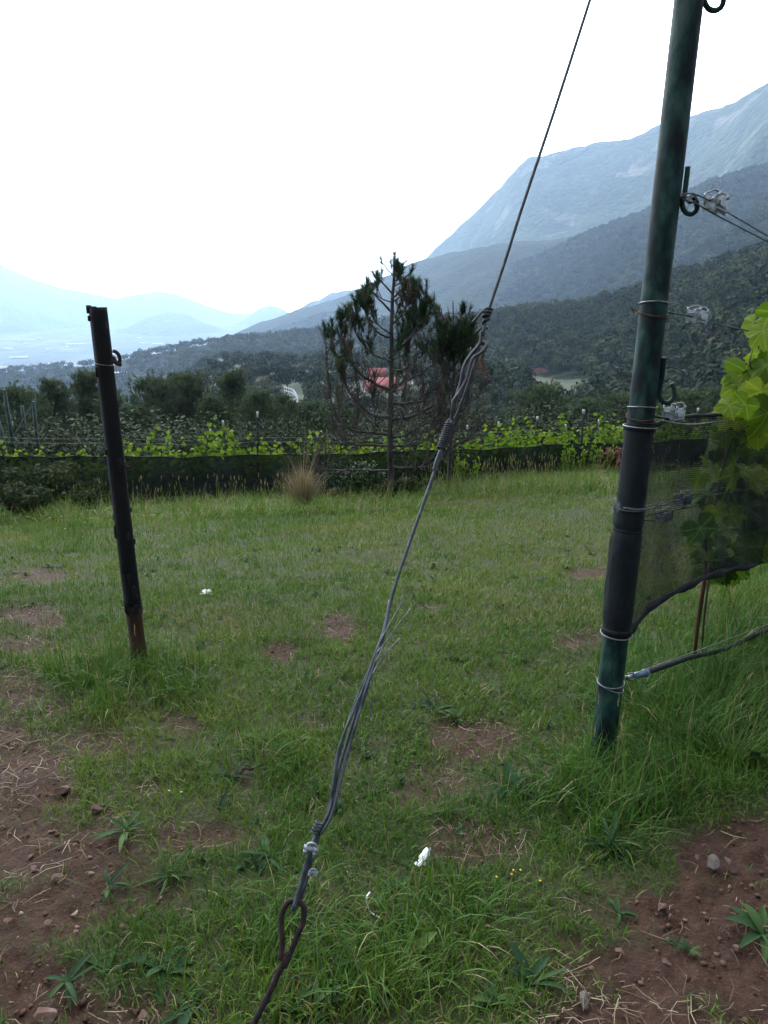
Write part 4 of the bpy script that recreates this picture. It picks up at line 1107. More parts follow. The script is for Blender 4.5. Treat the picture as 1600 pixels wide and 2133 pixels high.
for k, px in enumerate(np.arange(-330, 2000, 92)):
    h = np.interp(px, [0, 200, 270, 600, 700, 900, 1040, 1300], [.88, .88, 1.0, .98, .85, .85, 1.0, 1.0])
    v = int(rng.integers(0, 3))
    for lo, hi, vv_ in ((250, 330, 3), (350, 500, 4), (660, 740, 3), (1020, 1060, 3), (1160, 1235, 5)):
        if lo <= px <= hi: v = vv_
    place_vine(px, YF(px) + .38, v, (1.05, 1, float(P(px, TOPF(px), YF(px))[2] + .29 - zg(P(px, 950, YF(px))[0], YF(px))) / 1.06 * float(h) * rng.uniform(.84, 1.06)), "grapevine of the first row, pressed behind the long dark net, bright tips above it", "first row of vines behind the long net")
for px in np.arange(-380, 2100, 74):
    place_vine(px, YF(px) + 3.0, int(rng.integers(0, 5)), (1.05, 1, rng.uniform(.84, 1.02)), "grapevine of the second row, only its yellow green top seen above the first row", "second row of vines farther down the slope")
for px, py, Y, s, lab in ((1192, 950, 12.4, .62, "small lone vine shoot in front of the net below the tallest vine"), (1250, 965, 12.45, .55, "small vine sprig in front of the net next to the red bush"), (970, 985, 12.2, .55, "little yellowish sapling in front of the net right of the dying pine")):
    place_vine(px, Y, 2, (.38, .6, s), lab, "sprigs growing in front of the net")
# green posts of another trellis, far left
for a_, b_, Y, lab, br in (((9, 812), (30, 945), 17.0, "leaning green steel post nearest the picture edge, behind the vines", None), ((70, 836), (79, 940), 17.5, "green steel post with a slanting brace, behind the vines at the far left", ((68, 842), (26, 915))), ((46, 846), (58, 942), 19.0, "thin dim green post between two thicker green posts", None), ((-3, 876), (14, 950), 16.0, "short green post at the very edge of the picture", None)):
    t = P(*a_, Y); b = P(*b_, Y); d = (b - t) / (b[2] - t[2]); g = t + d * (float(zg(b[0], b[1])) - .1 - t[2])
    o = thing("green_post", lab, "post", g, "green steel posts at the far left")
    MB().tube([g, t], .038, 12).build("shaft", STEEL, o)
    if br:
        e1, e2 = P(*br[0], Y - .05), P(*br[1], Y - .4)
        e2 = e1 + (e2 - e1) * ((float(zg(e2[0], e2[1])) - e1[2]) / (e2[2] - e1[2]))
        MB().tube([e1, e2], .018, 8).build("brace", STEEL, o)

# ------------------------------------------------------------------ dying pine in front of the net
PBARK = mat_noise("grey_pine_bark", [(.3, (.034, .029, .027)), (.55, (.080, .070, .065)), (.75, (.15, .135, .125))], scale=10, detail=9, rough=.9, bump=.8, bscale=40, bdist=.006, stretch=(1, 1, .35))
NEEDLE = mat_leaf("pine_needle", [(0, (.014, .036, .017)), (.5, (.032, .068, .027)), (1, (.075, .110, .032))], trans=.08, rough=.6, spec=.12)
DEADN = mat_leaf("dead_pine_needle", [(0, (.06, .025, .016)), (.5, (.12, .048, .026)), (1, (.20, .10, .05))], trans=.15, rough=.7)
YT = 11.3
ZB = float(zg(P(813, 1008, YT)[0], YT))
def pz(zx, zy, dy=0.0): return P(550 + zx / 2.667, 480 + zy / 2.667, YT + dy)
def needles(mb, tip, d, rg, n, L, tint, w=.006, back=.10):
    d = d / (np.linalg.norm(d) + 1e-9)
    e = np.cross(d, rg.normal(size=3)); e /= np.linalg.norm(e); f = np.cross(d, e)
    t = rg.uniform(0, 1, n); a = rg.uniform(0, 2 * math.pi, n); sp = rg.uniform(.25, .75, n)
    base = tip - d * (back * (1 - t))[:, None]
    nd = d * np.cos(sp)[:, None] + (np.cos(a) * np.sin(sp))[:, None] * e + (np.sin(a) * np.sin(sp))[:, None] * f
    ln = L * rg.uniform(.7, 1.1, n)
    side = np.cross(nd, rg.normal(size=(n, 3))); side /= np.linalg.norm(side, axis=1)[:, None]
    V = np.stack([base - side * w / 2, base + side * w / 2, base + nd * ln[:, None]], 1).reshape(-1, 3)
    mb.add(V, [np.arange(3 * n).reshape(n, 3)], np.repeat(np.clip(tint + rg.normal(0, .15, n), 0, 1), 3))
rp = np.random.default_rng(77)
pine = thing("dying_pine", "half dead pine with bare grey lower branches and green top in front of the vines", "pine tree", P(813, 1008, YT))
_b0 = pz(702, 1440); _b0[2] = ZB - .15
tr = spline([_b0, pz(704, 1330), pz(700, 1200), pz(702, 1050), pz(705, 900), pz(708, 700), pz(708, 560), pz(713, 400), pz(722, 270), pz(730, 200), pz(736, 168)], 8)
MB().tube(tr, np.interp(np.linspace(0, 1, len(tr)), [0, .1, .5, .8, 1], [.056, .045, .034, .020, .008]), 12, squash=lambda a, i: 1 + .10 * np.sin(3 * a + i * .7)).build("trunk", PBARK, pine)
BR = [  # z-coordinates, start radius, sideways depth at the end, sort of foliage
    ([(700, 1335), (560, 1325), (400, 1325), (320, 1318), (250, 1270), (215, 1210)], .020, -.5, 'bare'),
    ([(700, 1195), (560, 1192), (470, 1180), (420, 1160), (390, 1115)], .022, .4, 'bare'),
    ([(690, 1135), (600, 1118), (500, 1105), (430, 1055), (375, 960), (345, 870)], .026, -.3, 'bare'),
    ([(700, 1035), (610, 1020), (530, 960), (470, 880), (430, 760), (390, 670), (372, 600), (385, 560)], .028, .35, 'low'),
    ([(700, 885), (610, 855), (540, 820), (480, 750), (440, 640), (415, 540), (405, 470)], .026, -.5, 'low'),
    ([(705, 725), (620, 705), (560, 660), (510, 590), (495, 520), (470, 470)], .020, .4, 'mix'),
    ([(706, 600), (640, 575), (590, 515), (560, 450), (535, 400), (530, 360)], .020, -.3, 'green'),
    ([(710, 455), (650, 400), (600, 330), (575, 280), (560, 250)], .018, .2, 'green'),
    ([(714, 350), (665, 300), (620, 265), (592, 238)], .014, -.2, 'green'),
    ([(722, 255), (690, 215), (660, 190), (650, 165)], .010, .15, 'green'),
    ([(730, 215), (712, 190), (700, 165)], .008, -.1, 'green'),
    ([(702, 1310), (800, 1318), (900, 1308), (1000, 1250), (1060, 1200)], .018, -.5, 'bare'),
    ([(702, 1200), (800, 1195), (870, 1180), (940, 1140), (1010, 1085)], .022, .5, 'bare'),
    ([(702, 1150), (780, 1140), (860, 1090), (940, 1050), (1010, 990)], .024, -.3, 'bare'),
    ([(702, 1045), (800, 1030), (890, 990), (950, 950), (990, 880), (1005, 800), (1010, 740)], .032, .3, 'bare'),
    ([(705, 962), (800, 962), (880, 955), (940, 915), (975, 860)], .024, -.4, 'bare'),
    ([(708, 858), (780, 845), (860, 805), (920, 755), (955, 700), (940, 650)], .024, .3, 'low'),
    ([(708, 680), (780, 630), (840, 560), (880, 500), (905, 420), (910, 300)], .022, -.3, 'green'),
    ([(708, 610), (790, 595), (860, 545), (920, 490), (965, 440)], .018, .4, 'mix'),
    ([(712, 520), (760, 470), (800, 400), (825, 340)], .016, -.2, 'dead'),
    ([(716, 380), (770, 320), (820, 290), (855, 270)], .014, .3, 'green'),
    ([(724, 280), (780, 260), (820, 220), (835, 180)], .012, -.2, 'green'),
    ([(728, 230), (752, 200), (780, 178)], .009, .1, 'green'),
    ([(770, 960), (785, 850), (800, 700), (812, 570), (828, 430), (840, 360)], .018, .25, 'mix'),
    ([(615, 1120), (618, 1020), (605, 900), (600, 830)], .012, .1, 'bare'),
    ([(700, 1090), (650, 1080), (560, 1010), (520, 930), (440, 960), (400, 900)], .012, .6, 'bare'),
    ([(704, 1000), (760, 970), (850, 1010), (900, 1060)], .012, .6, 'bare')]
brm, gn, dn = MB(), MB(), MB()
def outside(p):
    hx = abs(p[0] - pz(712, 600)[0]); top_z = pz(712, 104)[2]
    return p[2] > top_z - hx * .98 and hx < 1.0
def twigs(path, kind, dens=1.0):
    m = len(path); L = np.linalg.norm(np.diff(path, axis=0), axis=1).sum()
    n = int(L * 13 * dens)
    for q in range(n):
        t = rp.uniform(.22, 1) if kind != 'green' else rp.uniform(.45, 1); k = min(int(t * (m - 1)), m - 2)
        p = path[k]; d = path[k + 1] - path[k]; d /= np.linalg.norm(d)
        up = np.array([0, 0, 1.0])
        dd = d * rp.uniform(.2, .9) + up * (rp.uniform(.25, 1.0) if kind != 'bare' else rp.uniform(-.35, .9)) + rp.normal(0, .42, 3)
        dd /= np.linalg.norm(dd); ln = rp.uniform(.10, .38) * (1.15 - .5 * t)
        if outside(p + dd * ln + up * .12): continue
        mid = p + dd * ln * .5 + rp.normal(0, .015, 3); e = p + dd * ln * .9 + up * ln * rp.uniform(.05, .35)
        tw = spline([p, mid, e], 4)
        brm.tube(tw, np.linspace(.0075, .0030, len(tw)), 5, caps=False)
        ed = e - mid
        for s in range(2):
            if rp.random() < .5:
                e2 = mid + (ed / np.linalg.norm(ed) + rp.normal(0, .5, 3)) * ln * .4
                brm.tube([mid, e2], [.0042, .0022], 4, caps=False)
                tipfo(e2, e2 - mid, kind)
        tipfo(e, ed, kind)
    tipfo(path[-1], path[-1] - path[-3], kind)
def tipfo(e, d, kind):
    r_ = rp.random()
    pg, pd = {'green': (.92, .05), 'mix': (.50, .34), 'low': (.20, .20), 'dead': (.15, .7), 'lowbare': (.03, .14), 'bare': (0, .008), 'sap': (.72, .12)}[kind]
    d = d / (np.linalg.norm(d) + 1e-9) + np.array([0, 0, .6])
    if r_ < pg: needles(gn, e, d, rp, 42, .115, rp.uniform(.15, .8), .0085, .13)
    elif r_ < pg + pd: needles(dn, e, d, rp, 16, .07, rp.uniform(.2, .8), .005, .09)
for pts, r0, dy, kind in BR:
    n_ = len(pts)
    p = spline([pz(x, y, dy * (k / (n_ - 1)) ** 1.2 + rp.normal(0, .02)) for k, (x, y) in enumerate(pts)], 8)
    p = p + np.cumsum(rp.normal(0, .004, p.shape), 0)
    brm.tube(p, np.linspace(r0, max(r0 * .24, .0055), len(p)), 8)
    if kind in ('low',):
        c = int(len(p) * .55); twigs(p[:c], 'bare', 1.8); twigs(p[c:], 'mix', 2.2)
    else:
        twigs(p, kind, {'green': 2.3, 'mix': 2.6, 'dead': 2.8, 'bare': 2.0}[kind])
    if kind in ('bare', 'low', 'mix'):
        for q in range(int(len(p) / 11)):
            k0 = int(rp.uniform(.35, .97) * (len(p) - 2)); c = p[k0]; L = rp.uniform(.2, .55)
            out = p[k0 + 1] - p[k0]; out = out / np.linalg.norm(out)
            e = c + out * L * rp.uniform(.1, .55) + np.array([rp.normal(0, .08), rp.normal(0, .2), L * rp.uniform(.6, 1.0)])
            if outside(e + np.array([0, 0, .2])): continue
            sb = spline([c, c + (e - c) * .45 + out * .08, e], 6)
            brm.tube(sb, np.linspace(r0 * .42, .004, len(sb)), 6)
            twigs(sb, 'lowbare' if kind == 'bare' else 'low', 2.0)
twigs(tr[int(len(tr) * .70):], 'green', 5.0)
for q in range(7): needles(gn, tr[-1] + np.array([rp.normal(0, .03), rp.normal(0, .03), .03 * q - .08]), np.array([rp.normal(0, .25), rp.normal(0, .25), 1]), rp, 34, .10, rp.uniform(.2, .7), .0085, .13)
# limbs that run towards and away from the viewer
for k in range(16):
    h = rp.uniform(.12, .95); c = tr[int(h * (len(tr) - 1))]; sg = rp.choice([-1, 1]); L = (1.25 - .85 * h) * rp.uniform(.7, 1.1)
    a = rp.normal(0, .5)
    e = c + np.array([math.sin(a) * L * .7, sg * math.cos(a) * L, L * rp.uniform(.25, .6)])
    p = spline([c, c + (e - c) * .5 - np.array([0, 0, .08 * L]), e], 8)
    brm.tube(p, np.linspace(.018 * (1.1 - h * .6), .004, len(p)), 7)
    twigs(p, 'green' if h > .66 else ('mix' if h > .5 else 'bare'), .9 if h < .5 else 1.2)
brm.build("branches", PBARK, pine); gn.build("green_needles", NEEDLE, pine); dn.build("dead_needles", DEADN, pine)

# second, smaller pine behind the guy wire
brm, gn, dn = MB(), MB(), MB()
pine2 = thing("dying_pine", "smaller scrubby pine behind the guy wire's coil, green top over dead twigs", "pine tree", P(935, 1000, YT + .5))
_b2 = pz(1030, 1400, .5); _b2[2] = float(zg(_b2[0], _b2[1])) - .15
tr2 = spline([_b2, pz(1035, 1250, .5), pz(1042, 1100, .5), pz(1050, 900, .5), pz(1056, 700, .5), pz(1052, 520, .5), pz(1050, 390, .5)], 8)
MB().tube(tr2, np.linspace(.04, .007, len(tr2)), 9).build("trunk", PBARK, pine2)
for x0, y0, x1, y1, kind in ((1036, 1180, 960, 900, 'bare'), (1036, 1150, 1130, 930, 'bare'), (1040, 1080, 980, 760, 'bare'), (1040, 1060, 1160, 800, 'bare'), (1044, 1000, 1010, 680, 'low'), (1046, 960, 1200, 720, 'low'), (1046, 1000, 1240, 840, 'low'), (1048, 930, 1100, 640, 'low'), (1050, 860, 960, 620, 'mix'), (1052, 800, 1170, 620, 'sap'),
                            (1054, 760, 1120, 560, 'sap'), (1056, 740, 990, 540, 'sap'), (1056, 680, 1150, 520, 'sap'), (1054, 640, 1010, 470, 'dead'), (1053, 600, 1100, 440, 'sap'), (1052, 540, 1020, 420, 'sap'), (1056, 720, 1080, 540, 'sap'), (1056, 760, 1040, 570, 'sap'), (1054, 700, 1130, 600, 'sap'), (1044, 1040, 1080, 800, 'bare'), (1036, 1200, 1230, 1040, 'bare'), (1034, 1230, 900, 1100, 'bare')):
    dy = .5 + rp.normal(0, .35)
    p = spline([pz(x0, y0, .5), pz(x0 + (x1 - x0) * .62, y0 + (y1 - y0) * .38, .5 + (dy - .5) * .5), pz(x1, y1, dy)], 8)
    brm.tube(p, np.linspace(.016, .004, len(p)), 7); twigs(p, kind, 2.3 if kind in ('sap', 'dead') else 1.9)
p = [pz(1195, 690, .3), pz(1215, 740, .3)]
for k in range(16): needles(dn, pz(1205 + rp.normal(0, 16), 745 + rp.normal(0, 28), .3), rp.normal(0, 1, 3) + np.array([0, 0, .6]), rp, 18, .08, 1.0, .006)
brm.build("branches", PBARK, pine2); gn.build("green_needles", NEEDLE, pine2); dn.build("dead_needles", DEADN, pine2)

# ------------------------------------------------------------------ living pines and brush beyond the vines
PCROWN = mat_leaf("far_pine_needles", [(0, (.036, .064, .036)), (.5, (.080, .115, .058)), (1, (.14, .165, .080))], trans=.2, rough=.75, spec=.08)
BRUSH = mat_leaf("brush_leaf", [(0, (.014, .024, .012)), (.5, (.030, .046, .021)), (.85, (.055, .066, .030)), (1, (.09, .075, .04))], trans=.12, rough=.75, spec=.1)
def make_pine(seed, H=7.0, wide=2.3, round_=.5):
    rg = np.random.default_rng(seed)
    o = thing("pine_tree", "", "pine tree")
    q = MB(); tp_ = spline([(0, 0, -.3), (rg.normal(0, .08), rg.normal(0, .08), H * .4), (rg.normal(0, .12), rg.normal(0, .12), H * .97)], 8)
    q.tube(tp_, np.linspace(.15, .03, len(tp_)), 9)
    cr = MB(); nb = 125
    for k in range(nb):
        h = rg.uniform(.14, 1.0) ** .85; z = H * h
        prof = (1 - h) ** round_ * (.35 + .65 * min(1, h / .25)) + .06
        L = wide * prof * rg.uniform(.65, 1.12); a = rg.uniform(0, 2 * math.pi)
        c = tp_[min(int(h * (len(tp_) - 1)), len(tp_) - 1)]
        e = c + np.array([math.cos(a) * L, math.sin(a) * L, L * rg.uniform(.1, .55)])
        mid = c + (e - c) * .5 - np.array([0, 0, L * .06])
        br = spline([c, mid, e], 5); q.tube(br, np.linspace(.035 * (1.1 - h), .01, len(br)), 5, caps=False)
        for s in range(int(10 + 11 * L)):
            t = rg.uniform(.3, 1); p0 = br[int(t * (len(br) - 1))] + rg.normal(0, .16, 3)
            d = (e - c) / (np.linalg.norm(e - c)) * .5 + np.array([0, 0, 1.0]) + rg.normal(0, .4, 3)
            needles(cr, p0, d, rg, 9, .28, rg.uniform(.1, .9), .045, .16)
    q.build("trunk", PBARK, o); cr.build("crown", PCROWN, o)
    return o, H
pp = [make_pine(900, 7, 3.1, .5), make_pine(901, 7, 2.9, .75), make_pine(902, 7, 3.6, .42), make_pine(903, 7, 2.8, .85)]
pused = [False] * 4
def place_tree(lst, usedl, v, px, py, Y, label, group, wide=1.0, sink=.1):
    t = P(px, py, Y); g = float(zland(np.array([t[0]]), np.array([Y]))[0])
    o, H = lst[v]; sz = (t[2] - g + sink) / H; loc = (t[0], Y, g - sink); rz = rng.uniform(0, 6.28)
    sc = (sz * wide, sz * wide, sz)
    if usedl[v]: o = dup(o, loc, rz, sc, label)
    else: usedl[v] = True; o.location = [float(c) for c in loc]; o.rotation_euler = (0, 0, rz); o.scale = sc; o["label"] = label
    o["group"] = group
    return o
GP = "pines and oaks beyond the vine rows"
for v, px, py, Y, w, lab in ((2, 22, 797, 36, 1.0, "dark pine at the picture edge behind the green steel posts"), (0, 101, 780, 40, .8, "round topped pine between the green steel posts and the charred post"), (1, 172, 760, 44, 1.05, "pointed pine right beside the charred post on its valley side"), (0, 232, 806, 38, .8, "pine half hidden by the charred post"),
                           (2, 318, 776, 46, 1.0, "broad pine just past the charred post"), (1, 364, 766, 52, .9, "slim pine standing between two broader pines past the charred post"), (0, 398, 768, 46, .85, "round headed pine in the middle of the group past the charred post"), (3, 484, 760, 48, 1.25, "pine with open tiered top above the leaning white tipped post"),
                           (2, 540, 806, 42, .9, "broad dark pine behind the tall white tipped post"), (0, 586, 816, 46, .9, "pine beside the white metal railing"), (2, 640, 830, 50, 1.0, "low dark pine behind the left branches of the dying pine"), (0, 445, 815, 36, .9, "low dark pine below the tiered pine"), (2, 700, 838, 52, 1.1, "low pine seen through the dying pine's branches"), (2, 275, 838, 32, .9, "small dark pine just past the charred post, lowest of the group"),
                           (2, 1136, 793, 50, 1.1, "dark rounded tree behind the dark white tipped post"), (0, 1232, 824, 56, 1.2, "dark low tree behind the tallest white tipped post"), (2, 1296, 812, 60, 1.1, "dark tree just short of the green steel post"), (2, 1425, 806, 52, 1.2, "dark tree right behind the upper wire rings' clamp"), (0, 1490, 800, 60, 1.2, "dark tree between the hanging hook and the near vine leaves"), (2, 1580, 782, 60, 1.2, "dark tree behind the near vine leaves"),
                           (0, 870, 846, 50, 1.1, "dark low tree right behind the dying pine")):
    place_tree(pp, pused, v, px, py, Y, lab, GP, w)

def make_bush(seed, H=2.4, W_=1.9, n=1500, leaf=.075, name="bush", mat=None, stems=True, cat="bush"):
    rg = np.random.default_rng(seed); o = thing(name, "", cat)
    q = MB(); mb = MB()
    lob = [(rg.normal(0, W_ * .33), rg.normal(0, W_ * .33), H * rg.uniform(.3, .78), rg.uniform(.28, .52) * H * .62) for k in range(11)]
    for (x, y, z, r_) in lob: q.tube(spline([(0, 0, -.1), (x * .4, y * .4, z * .6), (x, y, z)], 4), np.linspace(.03, .008, 9) * H / 2.4, 5, caps=False)
    per = n // len(lob)
    for (x, y, z, r_) in lob:
        d = rg.normal(size=(per, 3)); d /= np.linalg.norm(d, axis=1)[:, None]
        rad_ = r_ * rg.uniform(.55, 1.12, per) ** .6 * (1 + .25 * (fbm(d[:, 0] * 3 + x, d[:, 1] * 3 + d[:, 2] * 2, seed, 2) - .5))
        C = np.array([x, y, z]) + d * rad_[:, None] * np.array([1, 1, .85]); ok = C[:, 2] > .02
        C, d = C[ok], d[ok]
        mb.quads(C, d + rg.normal(0, .6, d.shape) + np.array([0, 0, .35]), leaf * rg.uniform(.6, 1.3, len(C)), np.clip(rg.normal(.45, .18, len(C)) + rg.normal(0, .1), 0, 1))
    q.build("stems", PBARK, o); mb.build("foliage", mat or BRUSH, o)
    return o, H
bb = [make_bush(950 + s, 2.4, 1.9, 3000, .048) for s in range(4)]; bused = [False] * 4
for k in range(46):
    px = -60 + k * 38 + rng.uniform(-14, 14); Y = rng.uniform(17, 31)
    py = rng.uniform(862, 902) if Y < 24 else rng.uniform(838, 875)
    place_tree(bb, bused, int(rng.integers(4)), px, py, Y, "dark bush in the thicket between the vine rows and the pines", "thicket behind the vine rows", rng.uniform(.95, 1.4))

# ------------------------------------------------------------------ trees of the near hillside, each one
WOODM = mat_leaf("hillside_tree_leaf", [(0, (.012, .022, .013)), (.4, (.028, .042, .020)), (.75, (.055, .068, .030)), (1, (.10, .088, .042))], trans=.08, rough=.85, spec=.06)
def make_oak(seed, n):
    rg = np.random.default_rng(seed); o = thing("hillside_tree", "", "tree"); H = 6.0
    q = MB(); q.tube(spline([(0, 0, -.8), (.1, 0, 1.4), (0, .1, 3.6)], 5), np.linspace(.22, .08, 11), 7)
    mb = MB(); lob = []
    for k in range(10):
        a = rg.uniform(0, 6.28); r_ = rg.uniform(.3, 1.9); lob.append((math.cos(a) * r_, math.sin(a) * r_, rg.uniform(1.7, 4.7), rg.uniform(.9, 1.5)))
    for x, y, z, r_ in lob:
        q.tube([(0, 0, z * .45), (x, y, z)], [.08, .03], 5, caps=False)
        d = rg.normal(size=(n // 10, 3)); d /= np.linalg.norm(d, axis=1)[:, None]
        C = np.array([x, y, z]) + d * (r_ * rg.uniform(.7, 1.08, len(d)))[:, None]; ok = C[:, 2] > .3
        mb.quads(C[ok], d[ok] + rg.normal(0, .5, d[ok].shape) + np.array([0, 0, .3]), .14 * rg.uniform(.6, 1.4, ok.sum()), np.clip(rg.normal(.18 + .13 * (seed % 6), .13, ok.sum()) + rg.normal(0, .10), 0, 1))
    q.build("trunk", PBARK, o); mb.build("crown", WOODM, o)
    return o, H
ok_ = [make_oak(1200 + s, 2000) for s in range(6)]; oused = [False] * 6
rh = np.random.default_rng(5)
cnt = 0; taken = []
def clear(px, py):
    for cx, cy, rx, ry in ((1190, 798, 60, 22), (1118, 783, 36, 20), (480, 757, 30, 4), (800, 800, 66, 30), (612, 820, 30, 24), (1485, 714, 36, 20), (262, 782, 24, 10)):
        if ((px - cx) / rx) ** 2 + ((py - cy) / ry) ** 2 < 1: return True
    return False
def place_far(px, Y, h, v, label, group, wide=1.0):
    x = (px - CX) / F_PX * Y / .99; g = float(zland(np.array([x]), np.array([Y]))[0])
    o, H = ok_[v]; sz = h / H; loc = (x, Y, g - .15 * h * .3); rz = rh.uniform(0, 6.28); sc = (sz * wide, sz * wide, sz)
    if oused[v]: o = dup(o, loc, rz, sc, label)
    else: oused[v] = True; o.location = [float(c) for c in loc]; o.rotation_euler = (0, 0, rz); o.scale = sc; o["label"] = label
    o["group"] = group; return o
tries = 0
while cnt < 285 and tries < 9000:
    tries += 1
    px = rh.uniform(280, 1780); Y = math.exp(rh.uniform(math.log(75), math.log(360)))
    x = (px - CX) / F_PX * Y / .99; g = float(zland(np.array([x]), np.array([Y]))[0]); py = float(project(np.array([x, Y, g + 2.5]))[1]); ppx = float(project(np.array([x, Y, g + 2.5]))[0])
    if clear(ppx, py) or clear(ppx, py + 8): continue
    if any(abs(px - a) < 1600 * 1.9 / Y and abs(Y - b) / Y < .05 for a, b in taken): continue
    taken.append((px, Y)); cnt += 1
    place_far(px, Y, rh.uniform(3.6, 6.6), int(rh.integers(6)), "dark round tree of the wooded hillside below the hazy ridges", "trees of the near hillside", rh.uniform(.9, 1.3))
place_far(1256, 205, 3.4, 1, "lone round dark tree in the pale green clearing", "trees of the near hillside", 1.0)

# farther forest reads as one mass
def forest(name, label, cells):
    fr = np.random.default_rng(99); mb = MB()
    for (x, y, h) in cells:
        n = len(x); z = zland(x, y)
        per = 74
        d = fr.normal(size=(n, per, 3)); d[..., 2] = np.abs(d[..., 2]) * 1.0 - .25; d /= np.linalg.norm(d, axis=2)[..., None]
        C = np.stack([x, y, z], 1)[:, None] + np.array([0, 0, .52]) * h[:, None, None] + d * (h * .46)[:, None, None] * fr.uniform(.72, 1.12, (n, per, 1))
        ti = np.clip(fr.normal(.42, .20, (n, 1)) + .5 * (fbm(x / 70, y / 70, 5, 3)[:, None] - .5) + fr.normal(0, .1, (n, per)), 0, 1)
        mb.quads(C.reshape(-1, 3), (d + fr.normal(0, .35, d.shape)).reshape(-1, 3), np.repeat(h * .115, per) * fr.uniform(.7, 1.4, n * per), ti.ravel())
    return tag(mb.build(name, WOODM), label, "forest", kind="stuff")
def ridge_cells(r, n, f0, f1, h0, h1, seed, pxlo=-200, pxhi=1800):
    fr = np.random.default_rng(seed)
    px = fr.uniform(pxlo, pxhi, n); a = np.arctan((px - CX) / F_PX / .99)
    D = np.interp(a, r.a, r.D) * (f0 + (f1 - f0) * fr.random(n) ** .8)
    x, y = D * np.sin(a), D * np.cos(a)
    return x, y, fr.uniform(h0, h1, n)
fr = np.random.default_rng(98)
x0, y0, h0 = [], [], []
N_ = 5200
px = fr.uniform(230, 1800, N_); Y = np.exp(fr.uniform(math.log(150), math.log(900), N_)); xx = (px - CX) / F_PX * Y / .99
zz = zland(xx, Y); qx, qy = project(np.stack([xx, Y, zz + 2], 1))
keep = np.array([not clear(a, b) for a, b in zip(qx, qy)]) & ~((qx < 700) & (Y < 500) & (fr.random(N_) < .3))
cells = [(xx[keep], Y[keep], fr.uniform(2.2, 5.5, keep.sum()) * np.clip(Y[keep] / 300, .6, 1.15)), ridge_cells(r_wood, 3400, .40, 1.03, 4, 8, 1, 760, 1800), ridge_cells(r_dark, 1900, .72, 1.02, 6, 11, 2, -150, 1100)]
_c = cells[1]; _z = zland(_c[0], _c[1]); _qx, _qy = project(np.stack([_c[0], _c[1], _z + 2], 1))
_k = np.array([not clear(a, b) for a, b in zip(_qx, _qy)]); cells[1] = tuple(v[_k] for v in _c)
forest("hillside_forest", "continuous dark forest covering the nearer hills and the spur above the valley", cells)
forest("ridge_forest", "bluish forest along the steep ridge behind the near hillside", [ridge_cells(r_four, 9500, .42, 1.015, 7, 13, 3, 480, 1800), ridge_cells(r_five, 1600, .97, 1.006, 9, 15, 4, 430, 1700)])

# ------------------------------------------------------------------ houses
ROOFR = mat_noise("red_sheet_roof", [(.3, (.20, .034, .034)), (.7, (.28, .056, .054))], scale=.8, rough=.6, bump=.1)
ROOFP = mat_noise("pale_sheet_roof", [(.3, (.45, .48, .50)), (.7, (.66, .68, .70))], scale=.5, rough=.6, bump=0)
PLAST = mat_noise("pale_plaster", [(.3, (.34, .33, .31)), (.7, (.52, .50, .47))], scale=1, rough=.9, bump=.1)
DARKG = mat_noise("dark_window_glass", [(.3, (.010, .012, .016)), (.7, (.022, .026, .032))], scale=2, rough=.15, bump=0)
def GL(px, py):
    d = ray(px, py); t = np.geomspace(60, 4000, 4000); p = EYE + d[None] * t[:, None]
    hit = p[:, 2] < zland(p[:, 0], p[:, 1]); i = int(np.argmax(hit)) if hit.any() else 3000
    return p[i]
def house(name, px, py, wpx, hpx, rpx, label, roof, rz=0.0, wins=3, group=None):
    """wpx, hpx, rpx: width, wall and roof height as seen; py: foot of the wall"""
    base = GL(px, py); e_ = depth_of(base) / F_PX
    w, h, rh_ = wpx * e_, max(1.2, hpx * e_), rpx * e_; d = w * .7; zt = h
    o = thing(name, label, "house" if "house" in name else "building", base, group)
    q = MB(); q.box((0, 0, zt / 2 - .5), (w / 2, d / 2, zt / 2 + .5)); q.add([(-w / 2, -d / 2, zt), (w / 2, -d / 2, zt), (w / 2, d / 2, zt), (-w / 2, d / 2, zt), (-w / 2, 0, zt + rh_), (w / 2, 0, zt + rh_)], [np.array([[0, 3, 4], [1, 5, 2]])])
    ww_ = q.build("wall", PLAST, smooth=False); ww_.parent = o
    e = .04 * w; tk = .03 * w
    q = MB()
    for s in (-1, 1):
        k = rh_ / (d / 2)
        a = [(-w / 2 - e, s * (d / 2 + e), zt - e * k + .05), (w / 2 + e, s * (d / 2 + e), zt - e * k + .05), (w / 2 + e, 0, zt + rh_ + .05), (-w / 2 - e, 0, zt + rh_ + .05)]
        b = [(x, y, z + tk) for x, y, z in a]
        q.add(a + b, [np.array([[0, 1, 2, 3], [7, 6, 5, 4], [0, 4, 5, 1], [1, 5, 6, 2], [3, 2, 6, 7], [0, 3, 7, 4]])])
        for x in np.linspace(-w / 2, w / 2, 16):
            q.tube([(x, s * (d / 2 + e), zt - e * k + .05 + tk), (x, 0, zt + rh_ + .05 + tk)], .004 * w, 4)
    q.build("roof", roof, smooth=False).parent = o
    for k in range(wins):
        x = (k + .5) / wins * w - w / 2
        q = MB(); q.box((x, -d / 2 - .03, zt * .55), (w * .05, .04, zt * .25)); q.build("window", DARKG, smooth=False).parent = o
    o.rotation_euler = (0, 0, rz)
    return o
house("red_roofed_house", 794, 818, 68, 9, 20, "long house with a bright red roof seen through the dying pine's trunk and branches", ROOFR, .12, 4)
house("red_roofed_house", 786, 789, 36, 7, 14, "smaller red roofed house standing above and behind the long red roofed one", ROOFR, -.1, 2)
house("red_roofed_house", 838, 812, 22, 5, 8, "low red roofed annexe at the right end of the long red roofed house", ROOFR, .35, 1)
